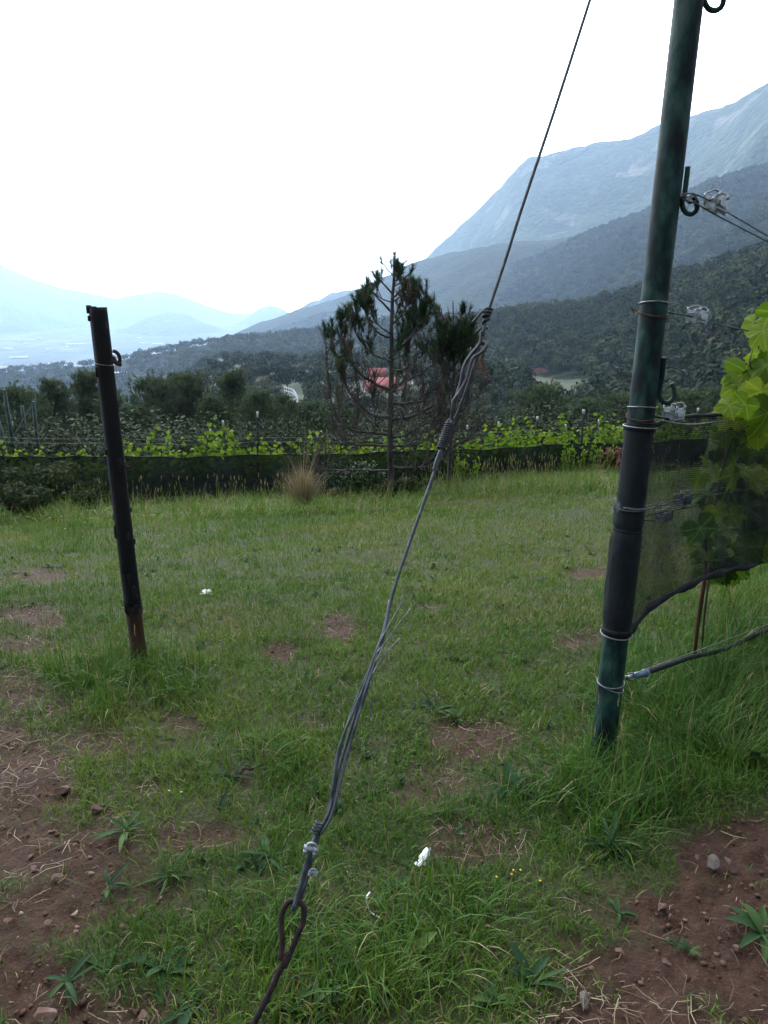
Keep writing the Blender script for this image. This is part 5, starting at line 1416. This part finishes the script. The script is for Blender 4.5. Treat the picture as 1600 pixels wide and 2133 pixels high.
house("pale_house", 872, 800, 26, 5, 6, "pale roofed hut to the right of the red roofed houses", ROOFP, .2, 1)
house("pale_house", 252, 782, 24, 3, 4, "pale house in the hollow just past the charred post", ROOFP, .2, 3)
house("pale_house", 604, 727, 10, 3, 3, "tiny white house on the dark forested spur beside the dying pine", ROOFP, 0, 2)
house("pale_house", 115, 838, 16, 4, 4, "white roofed shed between the pines beside the charred post", ROOFP, .3, 1)
house("red_roofed_house", 279, 824, 16, 4, 6, "red roofed cottage low behind the broad pine past the charred post", ROOFR, .3, 1)
# white metal railing on the bank
RAIL = mat_noise("white_metal_railing", [(.3, (.38, .42, .46)), (.7, (.55, .6, .64))], scale=3, rough=.5, bump=0, metal=.2)
rail = thing("metal_railing", "white metal railing running down a ramp to the left of the dying pine", "railing", P(605, 830, 120))
pr = [P(592, 806, 122), P(610, 811, 120), P(618, 822, 117), P(624, 838, 114)]
q = MB()
for dz in (0, -.55, -1.1): q.tube([p + np.array([0, 0, dz]) for p in pr], .05, 6)
q.build("rail", RAIL, rail)
q = spline(pr, 4)
for p in q: MB().tube([p + np.array([0, 0, .05]), p - np.array([0, 0, 2.2])], .045, 6).build("upright", RAIL, rail)
# bare earth banks
EARTH = mat_noise("bare_red_earth", [(.3, (.10, .042, .030)), (.7, (.19, .085, .06))], scale=.6, rough=.95, bump=.6, bdist=.2)
for px, py, Y, w, h, lab in ((1120, 772, 190, 2.3, .55, "bare red earth cutting on the hillside between the guy wire and the green post"), (1484, 705, 330, 3.6, 1.6, "bare red earth scar on the wooded hillside above the near vine")):
    c = GL(px, py + 5); k_ = depth_of(c) / Y; w *= k_; h *= k_; c[2] += h; q = MB()
    A, T = np.meshgrid(np.linspace(-1, 1, 15), np.linspace(0, 1, 7))
    x = A * w * (1 + .15 * np.sin(T * 5)); z = -T * h * 2 + h + .25 * h * np.sin(A * 5) ; y = -T * 1.6 + rng.normal(0, .06, A.shape) - 1.0
    V = np.stack([x, y, z], -1) + c
    i = np.arange(6)[:, None] * 15; j = np.arange(14)[None, :]
    q.add(V, [np.stack([i + j, i + 15 + j, i + 15 + j + 1, i + j + 1], -1).reshape(-1, 4)])
    back = V.copy(); back[..., 1] += 2.5
    q.add(back, [np.stack([i + j, i + j + 1, i + 15 + j + 1, i + 15 + j], -1).reshape(-1, 4)])
    tag(q.build("earth_bank", EARTH), lab, "earth bank")
# sheds and houses of the valley floor
rv = np.random.default_rng(31)
def shed(w, d, h, roof):
    q = MB(); q.box((0, 0, h / 2 - 1), (w / 2, d / 2, h / 2 + 1)); r2 = h * .35
    q.add([(-w / 2 - 1, -d / 2 - 1, h), (w / 2 + 1, -d / 2 - 1, h), (w / 2 + 1, d / 2 + 1, h), (-w / 2 - 1, d / 2 + 1, h), (-w / 2 - 1, 0, h + r2), (w / 2 + 1, 0, h + r2)], [np.array([[0, 1, 5, 4], [2, 3, 4, 5]]), np.array([[0, 4, 3], [1, 2, 5]])])
    o = q.build("valley_building", roof, smooth=False); return o
VWHITE = mat_noise("whitewashed_sheds", [(.3, (.34, .36, .38)), (.7, (.50, .52, .54))], scale=.05, rough=.7, bump=0)
VRED = mat_noise("brick_coloured_sheds", [(.3, (.26, .10, .07)), (.7, (.36, .15, .11))], scale=.05, rough=.8, bump=0)
sp_ = [shed(60, 22, 7, VWHITE), shed(28, 18, 6, VWHITE), shed(90, 30, 9, VWHITE), shed(22, 16, 6, VRED)]
su = [False] * 4
for k in range(85):
    px = rv.uniform(-160, 460) if k > 12 else (88, 28, 20, 138, 150, 300, 330, 290, 40, 25, 60, 230, 380)[k]
    py = (rv.uniform(702, 792) if rv.random() < .75 else rv.uniform(698, 730)) if k > 12 else (692, 728, 729, 724, 719, 716, 718, 705, 747, 774, 762, 728, 722)[k]
    if px > 260: py = min(py, 738)
    d = ray(px, py); t = (-333 - 1.5) / d[2]; p = EYE + d * t
    if p[1] > 6300: continue
    v = int(rv.choice(4, p=[.22, .42, .10, .26])); rz = rv.uniform(-.5, .5); s = rv.uniform(.6, 1.15)
    g = float(zg(p[0], p[1], False))
    lab = "white shed or house far down on the hazy valley floor" if v < 3 else "brick coloured house far down on the hazy valley floor"
    if su[v]: o = sp_[v].copy(); COL.objects.link(o)
    else: o = sp_[v]; su[v] = True
    o.location = (float(p[0]), float(p[1]), g); o.rotation_euler = (0, 0, rz); o.scale = (s, s, s)
    tag(o, lab, "building", "white buildings of the valley" if v < 3 else "brick coloured houses of the valley")
# ------------------------------------------------------------------ grass of the meadow
GRASS = mat_leaf("grass_blade", [(0, (.022, .065, .012)), (.30, (.056, .124, .018)), (.55, (.108, .176, .025)), (.75, (.165, .205, .036)), (.86, (.19, .17, .06)), (.93, (.25, .20, .10)), (1, (.33, .27, .16))], trans=.28, rough=.6, spec=.18)
STRAW = mat_leaf("dry_straw", [(0, (.060, .038, .024)), (.5, (.13, .092, .058)), (.85, (.21, .16, .105)), (1, (.34, .28, .19))], trans=.1, rough=.8)
gr = np.random.default_rng(101)
_tall = [(1430, 1500, 260, 190, 1.0), (1330, 1640, 260, 120, .9), (1130, 1640, 120, 60, .6), (1290, 1730, 110, 60, .7), (285, 1400, 190, 75, .75), (160, 1480, 110, 40, .45), (740, 2000, 260, 150, .42), (950, 1900, 160, 90, .35), (560, 1580, 110, 60, .35), (600, 1080, 420, 45, .5), (100, 1100, 170, 60, .55), (1000, 1010, 420, 32, .7), (1200, 1180, 60, 14, .4), (620, 1980, 130, 150, .42)]
def tallness(x, y):
    p = np.stack([x, y, zg(x, y, False)], -1); px, py = project(p); m = np.zeros_like(px)
    nz = (fbm(x * 3, y * 3, 55, 3) - .5) * .9
    for cx, cy, rx, ry, s in _tall:
        m = np.maximum(m, s * (1 - sstep(.45, 1.15, np.sqrt(((px - cx) / rx) ** 2 + ((py - cy) / ry) ** 2) + nz)))
    m = np.where((px > 1500) & (py > 1150) & (py < 1620), np.maximum(m, .9), m)
    return m
def scatter(n, y0, y1, wide=.70):
    n = int(n * 1.32)
    y = gr.uniform(y0, y1, n); x = gr.uniform(-1, 1, n) * ((wide + .14) * y + .65)
    return x, y
def at_ground(x, y): return np.stack([x, y, zg(x, y) - .006], 1)
def grass_tint(x, y, n):
    base = .38 + .10 * sstep(2.5, 7, y) + .7 * (fbm(x * .8, y * .8, 71, 4) - .45) + .25 * (fbm(x * 5, y * 5, 72, 3) - .5)
    t = base + gr.normal(0, .11, n)
    return np.clip(np.where(gr.random(n) < .04 + .20 * sstep(.55, .70, fbm(x * 1.3, y * 1.3, 77, 4)), gr.uniform(.86, 1, n), np.minimum(t, .84)), 0, 1)
lawn = MB()
for y0, y1, n, w0, w1, segs in ((.55, 2.2, 95000, .0022, .0046, 3), (2.2, 4.5, 110000, .003, .0058, 3), (4.5, 8, 84000, .0045, .0085, 2), (8, 13.4, 80000, .007, .012, 2)):
    x, y = scatter(n, y0, y1)
    n = len(x); dd = dirt(x, y); tl = tallness(x, y)
    clump = fbm(x * 7, y * 7, 81, 3)
    keep = gr.random(n) < (1 - dd) ** 1.6 * np.clip(.45 + 1.4 * (clump - .35), .12, 1) + .05 * np.clip(3 * (clump - .4), 0, 1)
    x, y, dd, tl = x[keep], y[keep], dd[keep], tl[keep]; m = len(x)
    # blades stand in small tufts
    L = gr.uniform(.025, .070, m) * (1 + .35 * (fbm(x * 2, y * 2, 83, 2) - .5)) * (1 - .35 * dd) * (1 + tl * 1.2)
    t = np.clip(grass_tint(x, y, m) - .10 * (tl > .5), 0, 1)
    lawn.blades(at_ground(x, y), gr.uniform(0, 6.283, m), L, gr.uniform(w0, w1, m), gr.uniform(.2, 1.5, m), t, segs)
tag(lawn.build("grass", GRASS), "short mown meadow grass with worn patches", "grass", kind="stuff")
tallg = MB()
for y0, y1, n, w0, w1, segs in ((.7, 3.0, 52000, .0026, .0056, 4), (3.0, 6, 26000, .004, .007, 3), (8.5, 13.6, 110000, .006, .011, 3)):
    x, y = scatter(n, y0, y1); tl = tallness(x, y); keep = gr.random(len(x)) < tl ** 1.3 * (1 - dirt(x, y)) ** 2
    x, y, tl = x[keep], y[keep], tl[keep]; m = len(x)
    far = y > 8
    L = gr.uniform(.08, .26, m) * (.55 + .6 * tl) * np.where(far, 1.25 + .9 * fbm(x * 1.2, y * 1.2, 93, 3) * np.interp(x, [0, 3], [1, .3]), 1)
    t = np.clip(gr.normal(.24, .11, m) + .22 * far, 0, .8); dry = gr.random(m) < np.where(far, .16, .03); t = np.where(dry, gr.uniform(.86, 1, m), t)
    # arching tufts: neighbours share a heading
    hd = 6.283 * 2 * fbm(x * 4, y * 4, 91, 2) + gr.normal(0, .8, m)
    tallg.blades(at_ground(x, y), hd, L, gr.uniform(w0, w1, m), gr.uniform(.3, 2.0, m) ** 1.1, t, segs)
# upright seed stalks along the net and among the long grass
for y0, y1, n, L0, L1, w in ((9.8, 12.9, 2600, .25, .55, .006), (1.6, 4.2, 900, .18, .36, .0022)):
    x, y = scatter(n, y0, y1); tl = tallness(x, y); keep = gr.random(len(x)) < tl * .8; x, y = x[keep], y[keep]; m = len(x)
    b = at_ground(x, y); L = gr.uniform(L0, L1, m); hd = gr.uniform(0, 6.283, m); bd = gr.uniform(.05, .5, m)
    t = np.where(gr.random(m) < .6, gr.uniform(.84, .97, m), gr.uniform(.4, .7, m))
    tallg.blades(b, hd, L, np.full(m, w), bd, t, 3)
    tip = b + np.stack([np.cos(hd) * np.sin(bd * .65) * L, np.sin(hd) * np.sin(bd * .65) * L, np.cos(bd * .6) * L * .97], 1)
    for s in range(4): tallg.blades(tip - [0, 0, .0] - np.array([0, 0, 1]) * (s * .012), hd + s * 1.6, np.full(m, .04 if w > .004 else .022), np.full(m, w * 1.5), gr.uniform(.1, .7, m), np.clip(t + .05, 0, 1), 2)
tag(tallg.build("tall_grass", GRASS), "long arching grass round the posts and below the far net", "grass", kind="stuff")

# leafy weeds and scrub along the foot of the long net
UNDER = mat_leaf("undergrowth_leaf", [(0, (.016, .030, .012)), (.5, (.040, .066, .022)), (.85, (.085, .10, .036)), (1, (.16, .12, .06))], trans=.2, rough=.65, spec=.12)
ug = MB(); n = 26000
pxu = gr.uniform(-250, 1500, n); yb = np.interp(pxu, _fx, [10.4, 10.8, 11.3, 11.9, 12.3, 12.8, 13.2, 13.8]) - np.abs(gr.normal(.1, .32, n))
xu = (pxu - CX) / F_PX * yb * 1.02; hh = np.clip(fbm(xu * 1.1, yb * 1.1, 111, 4) - .30, .03, 1) * np.interp(pxu, [-200, 200, 600, 800, 1300], [1.25, 1.0, .8, .7, .45])
zu = zg(xu, yb) + gr.random(n) ** 1.3 * hh
N_u = gr.normal(0, .8, (n, 3)) + np.array([0, -.5, .6])
ug.quads(np.stack([xu, yb, zu], 1), N_u, gr.uniform(.012, .032, n), np.clip(.45 + .9 * (fbm(xu * 2, yb * 2, 112, 3) - .5) + gr.normal(0, .16, n), 0, 1), 1.2)
tag(ug.build("undergrowth", UNDER), "tangled low weeds along the foot of the long net", "undergrowth", kind="stuff")

# dry straw lying on the bare soil
st = MB(); n = 60000
x, y = scatter(n, .6, 5.2, .68); _d = dirt(x, y); n = len(x); k = gr.random(n) < (.09 + .5 * np.sin(np.pi * np.clip(_d, 0, 1)) + .34 * _d) * np.clip(.3 + 2.6 * (fbm(x * 4, y * 4, 95, 3) - .42), .05, 1); x, y = x[k], y[k]; m = len(x)
hd = gr.uniform(0, 6.283, m); L = .012 + .075 * gr.random(m) ** 2.2; b = at_ground(x, y) + [0, 0, .011]
d = np.stack([np.cos(hd), np.sin(hd), gr.normal(0, .10, m)], 1); sd = np.stack([-np.sin(hd), np.cos(hd), np.zeros(m)], 1) * gr.uniform(.0005, .0012, m)[:, None]
bow = sd / np.linalg.norm(sd, axis=1)[:, None] * (gr.normal(0, .12, m) * L)[:, None] + np.array([0, 0, .003])
V = np.stack([b - sd, b + sd, b + d * L[:, None] * .5 + bow + sd, b + d * L[:, None] * .5 + bow - sd, b + d * L[:, None] + sd * .5, b + d * L[:, None] - sd * .5], 1).reshape(-1, 3)
o_ = np.arange(m)[:, None] * 6
st.add(V, [np.concatenate([o_ + np.array([[0, 1, 2, 3]]), o_ + np.array([[3, 2, 4, 5]])])], np.repeat(gr.random(m), 6))
tag(st.build("straw", STRAW), "dry grass stems scattered over the bare soil", "straw", kind="stuff")

# crumbs of earth and pebbles
ico_v = np.array([[0, 0, 1], [.9, 0, .45], [.28, .85, .45], [-.72, .53, .45], [-.72, -.53, .45], [.28, -.85, .45], [.72, .53, -.45], [-.28, .85, -.45], [-.9, 0, -.45], [-.28, -.85, -.45], [.72, -.53, -.45], [0, 0, -1.]])
ico_f = np.array([[0, 1, 2], [0, 2, 3], [0, 3, 4], [0, 4, 5], [0, 5, 1], [1, 6, 2], [2, 7, 3], [3, 8, 4], [4, 9, 5], [5, 10, 1], [6, 7, 2], [7, 8, 3], [8, 9, 4], [9, 10, 5], [10, 6, 1], [11, 7, 6], [11, 8, 7], [11, 9, 8], [11, 10, 9], [11, 6, 10]])
PEB = mat_leaf("soil_crumb", [(0, (.050, .027, .018)), (.5, (.085, .046, .030)), (.85, (.13, .078, .055)), (1, (.24, .18, .14))], trans=0, rough=.95, spec=.15)
n = 42000
x, y = scatter(n, .6, 4.4, .68); k = gr.random(len(x)) < dirt(x, y) ** 1.3 * .9; x, y = x[k], y[k]; m = len(x)
sz = .0012 + .0075 * gr.random(m) ** 8
V = ico_v[None] * (1 + gr.normal(0, .30, (m, 12, 1))) * sz[:, None, None] * gr.uniform(.6, 1.3, (m, 1, 3)) * np.array([1, 1, .6]) + (at_ground(x, y) + np.array([0, 0, -.003]))[:, None]
cr_ = MB(); cr_.add(V.reshape(-1, 3), [(np.arange(m)[:, None, None] * 12 + ico_f[None]).reshape(-1, 3)], np.repeat(np.clip(gr.normal(.5, .25, m), 0, 1), 12))
tag(cr_.build("gravel", PEB, smooth=False), "crumbs of red soil and small pebbles on the bare ground", "gravel", kind="stuff")

# ------------------------------------------------------------------ stones, each one
STONE = mat_noise("red_brown_stone", [(.3, (.06, .032, .026)), (.55, (.115, .066, .052)), (.75, (.19, .135, .11))], scale=18, rough=.9, bump=.6, bscale=60, bdist=.004)
STONEG = mat_noise("grey_purple_stone", [(.3, (.055, .046, .042)), (.7, (.13, .108, .098))], scale=18, rough=.9, bump=.5, bscale=60, bdist=.004)
def stone(px, py, w, label, mat=None, flat=.55, seed=0):
    c = G(px, py); s = .5 * w / F_PX * depth_of(c); rg = np.random.default_rng(seed + 3000)
    import bmesh
    bm = bmesh.new(); bmesh.ops.create_icosphere(bm, subdivisions=3, radius=1)
    pl = [(rg.normal(size=3), rg.uniform(.45, .8)) for k in range(14)]
    sx, sy = rg.uniform(.85, 1.1), rg.uniform(.65, .9)
    for v in bm.verts:
        p = np.array(v.co)
        for nn, h in pl:
            nn = nn / np.linalg.norm(nn); q = p @ nn
            if q > h: p = p - nn * (q - h) * .97
        p = p * (1 + .06 * (float(fbm(np.array([p[0] * 3 + seed]), np.array([p[1] * 3 + p[2] * 2]), 7, 3)[0]) - .5))
        v.co = (p[0] * sx * s, p[1] * sy * s, p[2] * flat * s)
    me = bpy.data.meshes.new("stone"); bm.to_mesh(me); bm.free()
    me.update()
    o = bpy.data.objects.new("stone", me); COL.objects.link(o); me.materials.append(mat or STONE)
    o.location = (c[0], c[1], c[2] + s * flat * .35); o.rotation_euler = (rg.uniform(-.25, .25), rg.uniform(-.25, .25), rg.uniform(0, 6.28))
    tag(o, label, "stone", "stones on the bare soil")
for k, (px, py, w, lab, mm, fl) in enumerate((
        (1482, 1802, 40, "angular grey stone at the edge of the long grass, left of a paler slab", STONEG, .8), (1524, 1806, 42, "pale oblong stone right of the angular grey one, below the long grass", None, .55), (1452, 1790, 18, "small stone left of the angular grey stone", None, .7),
        (1380, 1893, 30, "round pinkish pebble in the middle of the soil beneath the two largest stones", None, .8), (1216, 2085, 46, "flat grey purple stone half sunk near the bottom tufts", STONEG, .35), (1535, 1976, 24, "orange brown pebble by the weed at the picture's right edge", None, .6), (1388, 2010, 24, "dark round clod on the bare soil below the straw heap", None, .8),
        (1398, 1915, 20, "tiny tan pebble just under the pinkish pebble", None, .7), (205, 1690, 34, "reddish stone among weeds below the charred post", None, .7), (262, 1940, 36, "brown stone behind the leafy plantains", None, .5), (72, 1812, 22, "yellowish pebble on the red soil near the picture's left edge", None, .7), (120, 1830, 28, "pale flat chip on the red soil beside the yellowish pebble", None, .4),
        (18, 1921, 26, "pinkish pebble touching the left picture edge", None, .6), (90, 2118, 66, "large flat red stone in the bottom left corner", None, .35), (300, 2122, 40, "reddish stone at the bottom, under the plantain rosettes", None, .5), (230, 2098, 18, "small yellow brown pebble next to the reddish bottom stone", None, .7), (132, 1652, 40, "dull red clod among thin weeds at the left", None, .6),
        (338, 1398, 26, "grey stone in the grass at the foot of the charred post", STONEG, .5), (100, 1927, 22, "small red chip on the left soil above the corner stone", None, .5), (1290, 1985, 22, "red brown pebble at the border of soil and grass", None, .7))):
    stone(px, py, w, lab, mm, fl, k)

# ------------------------------------------------------------------ broad leaved weeds
WEED = mat_leaf("weed_leaf", [(0, (.014, .042, .018)), (.5, (.028, .066, .024)), (1, (.085, .135, .034))], trans=.25, rough=.65, spec=.12)
def strap(mb, c, hd, L, w, rise, bend, tint, rg, n=7):
    t = np.linspace(0, 1, n); a = rise - bend * t
    st_ = L / (n - 1); xy = np.concatenate([[0], np.cumsum(np.cos(a[:-1]) * st_)]); zz_ = np.concatenate([[0], np.cumsum(np.sin(a[:-1]) * st_)])
    wd_ = w * np.sin(np.pi * np.clip(t * .93 + .05, 0, 1)) ** .75 * .5
    d = np.array([math.cos(hd), math.sin(hd), 0]); s = np.array([-d[1], d[0], 0])
    mid = c + xy[:, None] * d + zz_[:, None] * np.array([0, 0, 1.0])
    fold = np.array([0, 0, 1.0]) * (wd_ * .55)[:, None]
    V = np.stack([mid - s * wd_[:, None] + fold, mid, mid + s * wd_[:, None] + fold], 1).reshape(-1, 3)
    o_ = np.arange(n - 1)[:, None] * 3
    mb.add(V, [np.concatenate([o_ + np.array([[0, 1, 4, 3]]), o_ + np.array([[1, 2, 5, 4]])])], np.clip(tint + rg.normal(0, .06), 0, 1))
def rosette(mb, c, size, rg, nl=13, tint=.45, wide=.16, up=.7):
    for k in range(nl):
        L = size * rg.uniform(.35, 1.15)
        strap(mb, c + np.array([rg.normal(0, .05), rg.normal(0, .05), 0]) * size, rg.uniform(0, 6.283), L, L * wide * rg.uniform(.75, 1.5), up * rg.uniform(.1, 1.2), rg.uniform(.2, 1.6) * (.4 + up * .5), tint + rg.normal(0, .15), rg)
def weed(px, py, size, label, nl=13, tint=.4, wide=.16, up=.7, seed=0, name="plantain", cat="weed"):
    c = G(px, py); c[2] += .002; mb = MB(); rosette(mb, c, size / F_PX * depth_of(c), np.random.default_rng(4000 + seed), nl, tint, wide, up)
    return tag(mb.build(name, WEED, origin=c), label, cat, "weed rosettes in the foreground")
for k, a_ in enumerate(((228, 1850, 62, "dark plantain rosette on bare straw strewn soil, alone left of the tuft with thin blades", 9, .3, .15, .6), (355, 1830, 75, "thin bladed grass tuft next to the lone dark plantain", 26, .55, .06, 1.0), (140, 2045, 72, "spreading plantain nearest the bottom left corner", 10, .35, .14, .5), (228, 2025, 66, "plantain between the corner one and the broad one", 9, .4, .14, .6),
                     (338, 2020, 82, "broad plantain with wide leaves beside the rusty rod", 12, .4, .17, .6), (405, 2095, 72, "lowest plantain rosette, at the bottom edge beside the rod's foot", 14, .3, .16, .6), (265, 1735, 70, "green weed tuft in front of the dull red stone", 14, .55, .12, .9), (1268, 1778, 92, "dark green bushy tuft at the edge of the right hand soil", 34, .40, .09, 1.3),
                     (1590, 1950, 70, "weed with small leaves cut by the right picture edge", 14, .45, .2, .6), (1105, 2050, 86, "grey green rosette at the border of grass and soil near the bottom", 14, .3, .16, .6), (1290, 1905, 40, "small rosette on the soil under the dark green tuft", 9, .35, .16, .7), (860, 2005, 72, "pale broad leaved plant in the bottom grass", 8, .95, .24, .9),
                     (680, 2050, 90, "long leaved grassy rosette beside the iron rod", 18, .4, .08, .9), (650, 2110, 90, "wide blade weed at the bottom edge right of the rod", 10, .6, .14, .8), (1410, 1975, 34, "little seedling alone on the right hand soil", 6, .35, .17, .7), (560, 1790, 60, "leafy weed left of the two wire clamps", 12, .4, .17, .6),
                     (480, 1620, 55, "weed clump beside the dark stick", 12, .5, .14, .9), (1570, 1590, 90, "broad leaved weed at the right edge under the long grass", 14, .3, .22, .8), (1060, 1650, 60, "bluish clover like weed left of the long grass", 14, .3, .28, .8), (905, 1480, 50, "dark leaved weed before the bare patch in the middle", 12, .35, .16, .9))):
    weed(*a_, seed=k)
wm = MB(); rg = np.random.default_rng(61)
x, y = scatter(2600, .8, 6.0, .68); k = gr.random(len(x)) < (.42 * (1 - dirt(x, y)) + .05) * np.clip(.3 + 2 * (fbm(x * 2.2, y * 2.2, 97, 3) - .4), .05, 1); x, y = x[k], y[k]
for xx_, yy_ in zip(x, y):
    rosette(wm, np.array([xx_, yy_, float(zg(xx_, yy_))]), rg.uniform(.02, .055), rg, int(rg.integers(6, 14)), rg.uniform(.2, .8), rg.uniform(.14, .4), rg.uniform(.5, 1.1))
tag(wm.build("weeds", WEED), "small leafy weeds mixed into the meadow grass", "weeds", kind="stuff")
FLOW = mat_noise("yellow_petals", [(.3, (.5, .36, .03)), (.7, (.68, .52, .05))], scale=50, rough=.6, bump=0)
fm = MB()
for px, py, n_, sp in ((130, 1108, 5, 28), (520, 1040, 10, 50), (700, 1030, 3, 10), (1080, 1850, 5, 30), (375, 1680, 2, 14), (660, 1045, 3, 20)):
    for k in range(n_):
        c = G(px + rg.normal(0, sp), py + rg.normal(0, sp * .25)); s = .0022 if py > 1500 else .006
        c[2] += rg.uniform(.02, .05) if py > 1500 else rg.uniform(.06, .14)
        for q in range(5): strap(fm, c, q * 1.257, s * 1.6, s * 1.3, .5, .4, .5, rg, 4)
tag(fm.build("flowers", FLOW), "scattered tiny yellow wild flowers in the grass", "flowers", kind="stuff")

# ------------------------------------------------------------------ bushes and grass clumps in front of the long net
OLIVE = mat_leaf("olive_bush_leaf", [(0, (.018, .030, .013)), (.5, (.036, .053, .022)), (1, (.075, .09, .038))], trans=.2, rough=.75, spec=.08)
def bush_at(px, pyt, Y, w, label, name, mat, seed, leaf, n=2200, wscale=1.0, cat="bush"):
    t = P(px, pyt, Y); g = float(zg(t[0], Y)); H = t[2] - g
    o, h0 = make_bush(seed, 1.0, .9 * w, n, leaf / H, name, mat, cat=cat)
    o.location = (t[0], Y, g); o.scale = (H, H, H / .98); o["label"] = label
    return o
bush_at(-20, 985, 9.6, 1.5, "grey olive bush cut by the left picture edge in front of the long net", "olive_bush", OLIVE, 801, .026, 3000)
bush_at(105, 950, 10.4, .8, "taller grey olive bush beside the charred post in front of the long net", "olive_bush", OLIVE, 802, .026, 2800)
bush_at(55, 1010, 9.2, 1.2, "low olive bush nearest the meadow at the left edge", "olive_bush", OLIVE, 803, .026, 2200)
bush_at(180, 1020, 10.2, .8, "low leafy weeds bush directly behind the charred post", "olive_bush", OLIVE, 804, .03, 1500)
bush_at(745, 955, 11.6, .9, "dim green pine seedling at the foot of the dying pine", "pine_seedling", NEEDLE, 805, .03, 1400)
bush_at(860, 985, 11.7, 1.4, "low twiggy brown green scrub right of the dying pine's foot", "scrub", OLIVE, 806, .03, 1400)
REDL = mat_leaf("red_leaf", [(0, (.06, .022, .018)), (.5, (.13, .045, .035)), (1, (.20, .09, .05))], trans=.2, rough=.6)
bush_at(1282, 930, 12.55, .55, "small red leaved bush against the long net beside the green steel post", "red_bush", REDL, 807, .04, 700)
bush_at(970, 1005, 12.1, .7, "rusty brown dead bush under the yellowish sapling", "dead_bush", REDL, 808, .03, 700)
bush_at(700, 1010, 11.8, .9, "brown dry scrub between the tan grass clump and the dying pine", "dead_bush", REDL, 809, .025, 500)
TAN = mat_leaf("tan_grass_blade", [(0, (.09, .10, .045)), (.35, (.20, .155, .085)), (1, (.36, .28, .17))], trans=.25, rough=.7)
def clump(px, py, hpx, n, label, spread, seed):
    c = G(px, py); Hh = hpx / F_PX * depth_of(c); rg_ = np.random.default_rng(seed); m = MB()
    r_ = np.abs(rg_.normal(0, spread, n)); a = rg_.uniform(0, 6.283, n)
    b = c + np.stack([np.cos(a) * r_, np.sin(a) * r_, np.full(n, -.01)], 1)
    m.blades(b, a + rg_.normal(0, .5, n), Hh * rg_.uniform(.45, 1.05, n), rg_.uniform(.004, .009, n), rg_.uniform(.05, 1.0, n), np.clip(rg_.normal(.5, .25, n), 0, 1), 4)
    k = 26; a = rg_.uniform(0, 6.283, k)
    m.blades(np.repeat(c[None], k, 0), a, Hh * rg_.uniform(1.1, 1.75, k), np.full(k, .006), rg_.uniform(.1, .65, k), np.full(k, .85), 5)
    return tag(m.build("tan_grass_clump", TAN, origin=c), label, "grass clump")
clump(632, 1062, 105, 900, "tall tan clump of dry ornamental looking grass before the long net", .07, 1)

# ------------------------------------------------------------------ litter
PAPER = mat_noise("white_scrap", [(.3, (.58, .60, .60)), (.7, (.74, .75, .75))], scale=20, rough=.6, bump=.2)
def scrap(px, py, w, h, label, seed, curl=1.0, rot=0.0):
    c = G(px, py); e = depth_of(c) / F_PX; rg_ = np.random.default_rng(seed)
    nu, nv = 16, 14; U, V = np.meshgrid(np.linspace(-1, 1, nu), np.linspace(0, 1, nv))
    wob = 1 + .22 * np.sin(V * 7 + seed) + .12 * np.sin(V * 15)
    x = U * w * .5 * e * wob * (1 - .45 * V) + V * rot * h * e; z = V * h * e * .5 + .004 + .006 * curl * np.cos(U * 2.2); y = V * h * e * .9 + curl * .012 * U ** 2 + .004 * np.sin(U * 5 + V * 4)
    i = np.arange(nv - 1)[:, None] * nu; j = np.arange(nu - 1)[None, :]
    V0 = np.stack([x, y, z], -1) + c; V1 = V0 + np.array([0, .0012, .0008])
    q = np.stack([i + j, i + j + 1, i + nu + j + 1, i + nu + j], -1).reshape(-1, 4)
    m = MB(); m.add(V0, [q]); m.add(V1, [q[:, ::-1]])
    tag(m.build("paper_scrap", PAPER, origin=c), label, "litter")
scrap(876, 1812, 25, 34, "curled white scrap standing in the grass right of the guy wire's foot", 3, 1.0, .5)
scrap(428, 1240, 26, 12, "white scrap lying flat in the meadow right of the charred post", 9, .6, .0)
c = G(515, 1615)
tag(MB().tube(spline([G(496, 1622) + [0, 0, .006], G(508, 1612) + [0, 0, .018], G(522, 1610) + [0, 0, .012], G(548, 1600) + [0, 0, .012]], 6), np.linspace(.007, .003, 19), 7).build("dry_stick", RUSTROD), "short dark stick lying in the grass left of the guy wire", "stick")
tag(MB().tube(spline([G(770, 1875) + [0, 0, .02], G(764, 1895) + [0, 0, .03], G(772, 1910) + [0, 0, .012], G(795, 1922) + [0, 0, .01]], 6), .0022, 5).build("plastic_string", PAPER), "pale twisted string lying in the grass right of the rod's eye", "string")
ORANGE = mat_noise("orange_cord", [(.3, (.45, .07, .02)), (.7, (.6, .12, .04))], scale=30, rough=.7, bump=0)
tag(MB().tube(spline([G(689, 1668) + [0, 0, .03], G(692, 1676) + [0, 0, .02], G(694, 1685) + [0, 0, .008], G(690, 1694) + [0, 0, .006]], 5), .0016, 5).build("orange_twine", ORANGE), "tiny bit of orange twine beside the guy wire bundle", "twine")
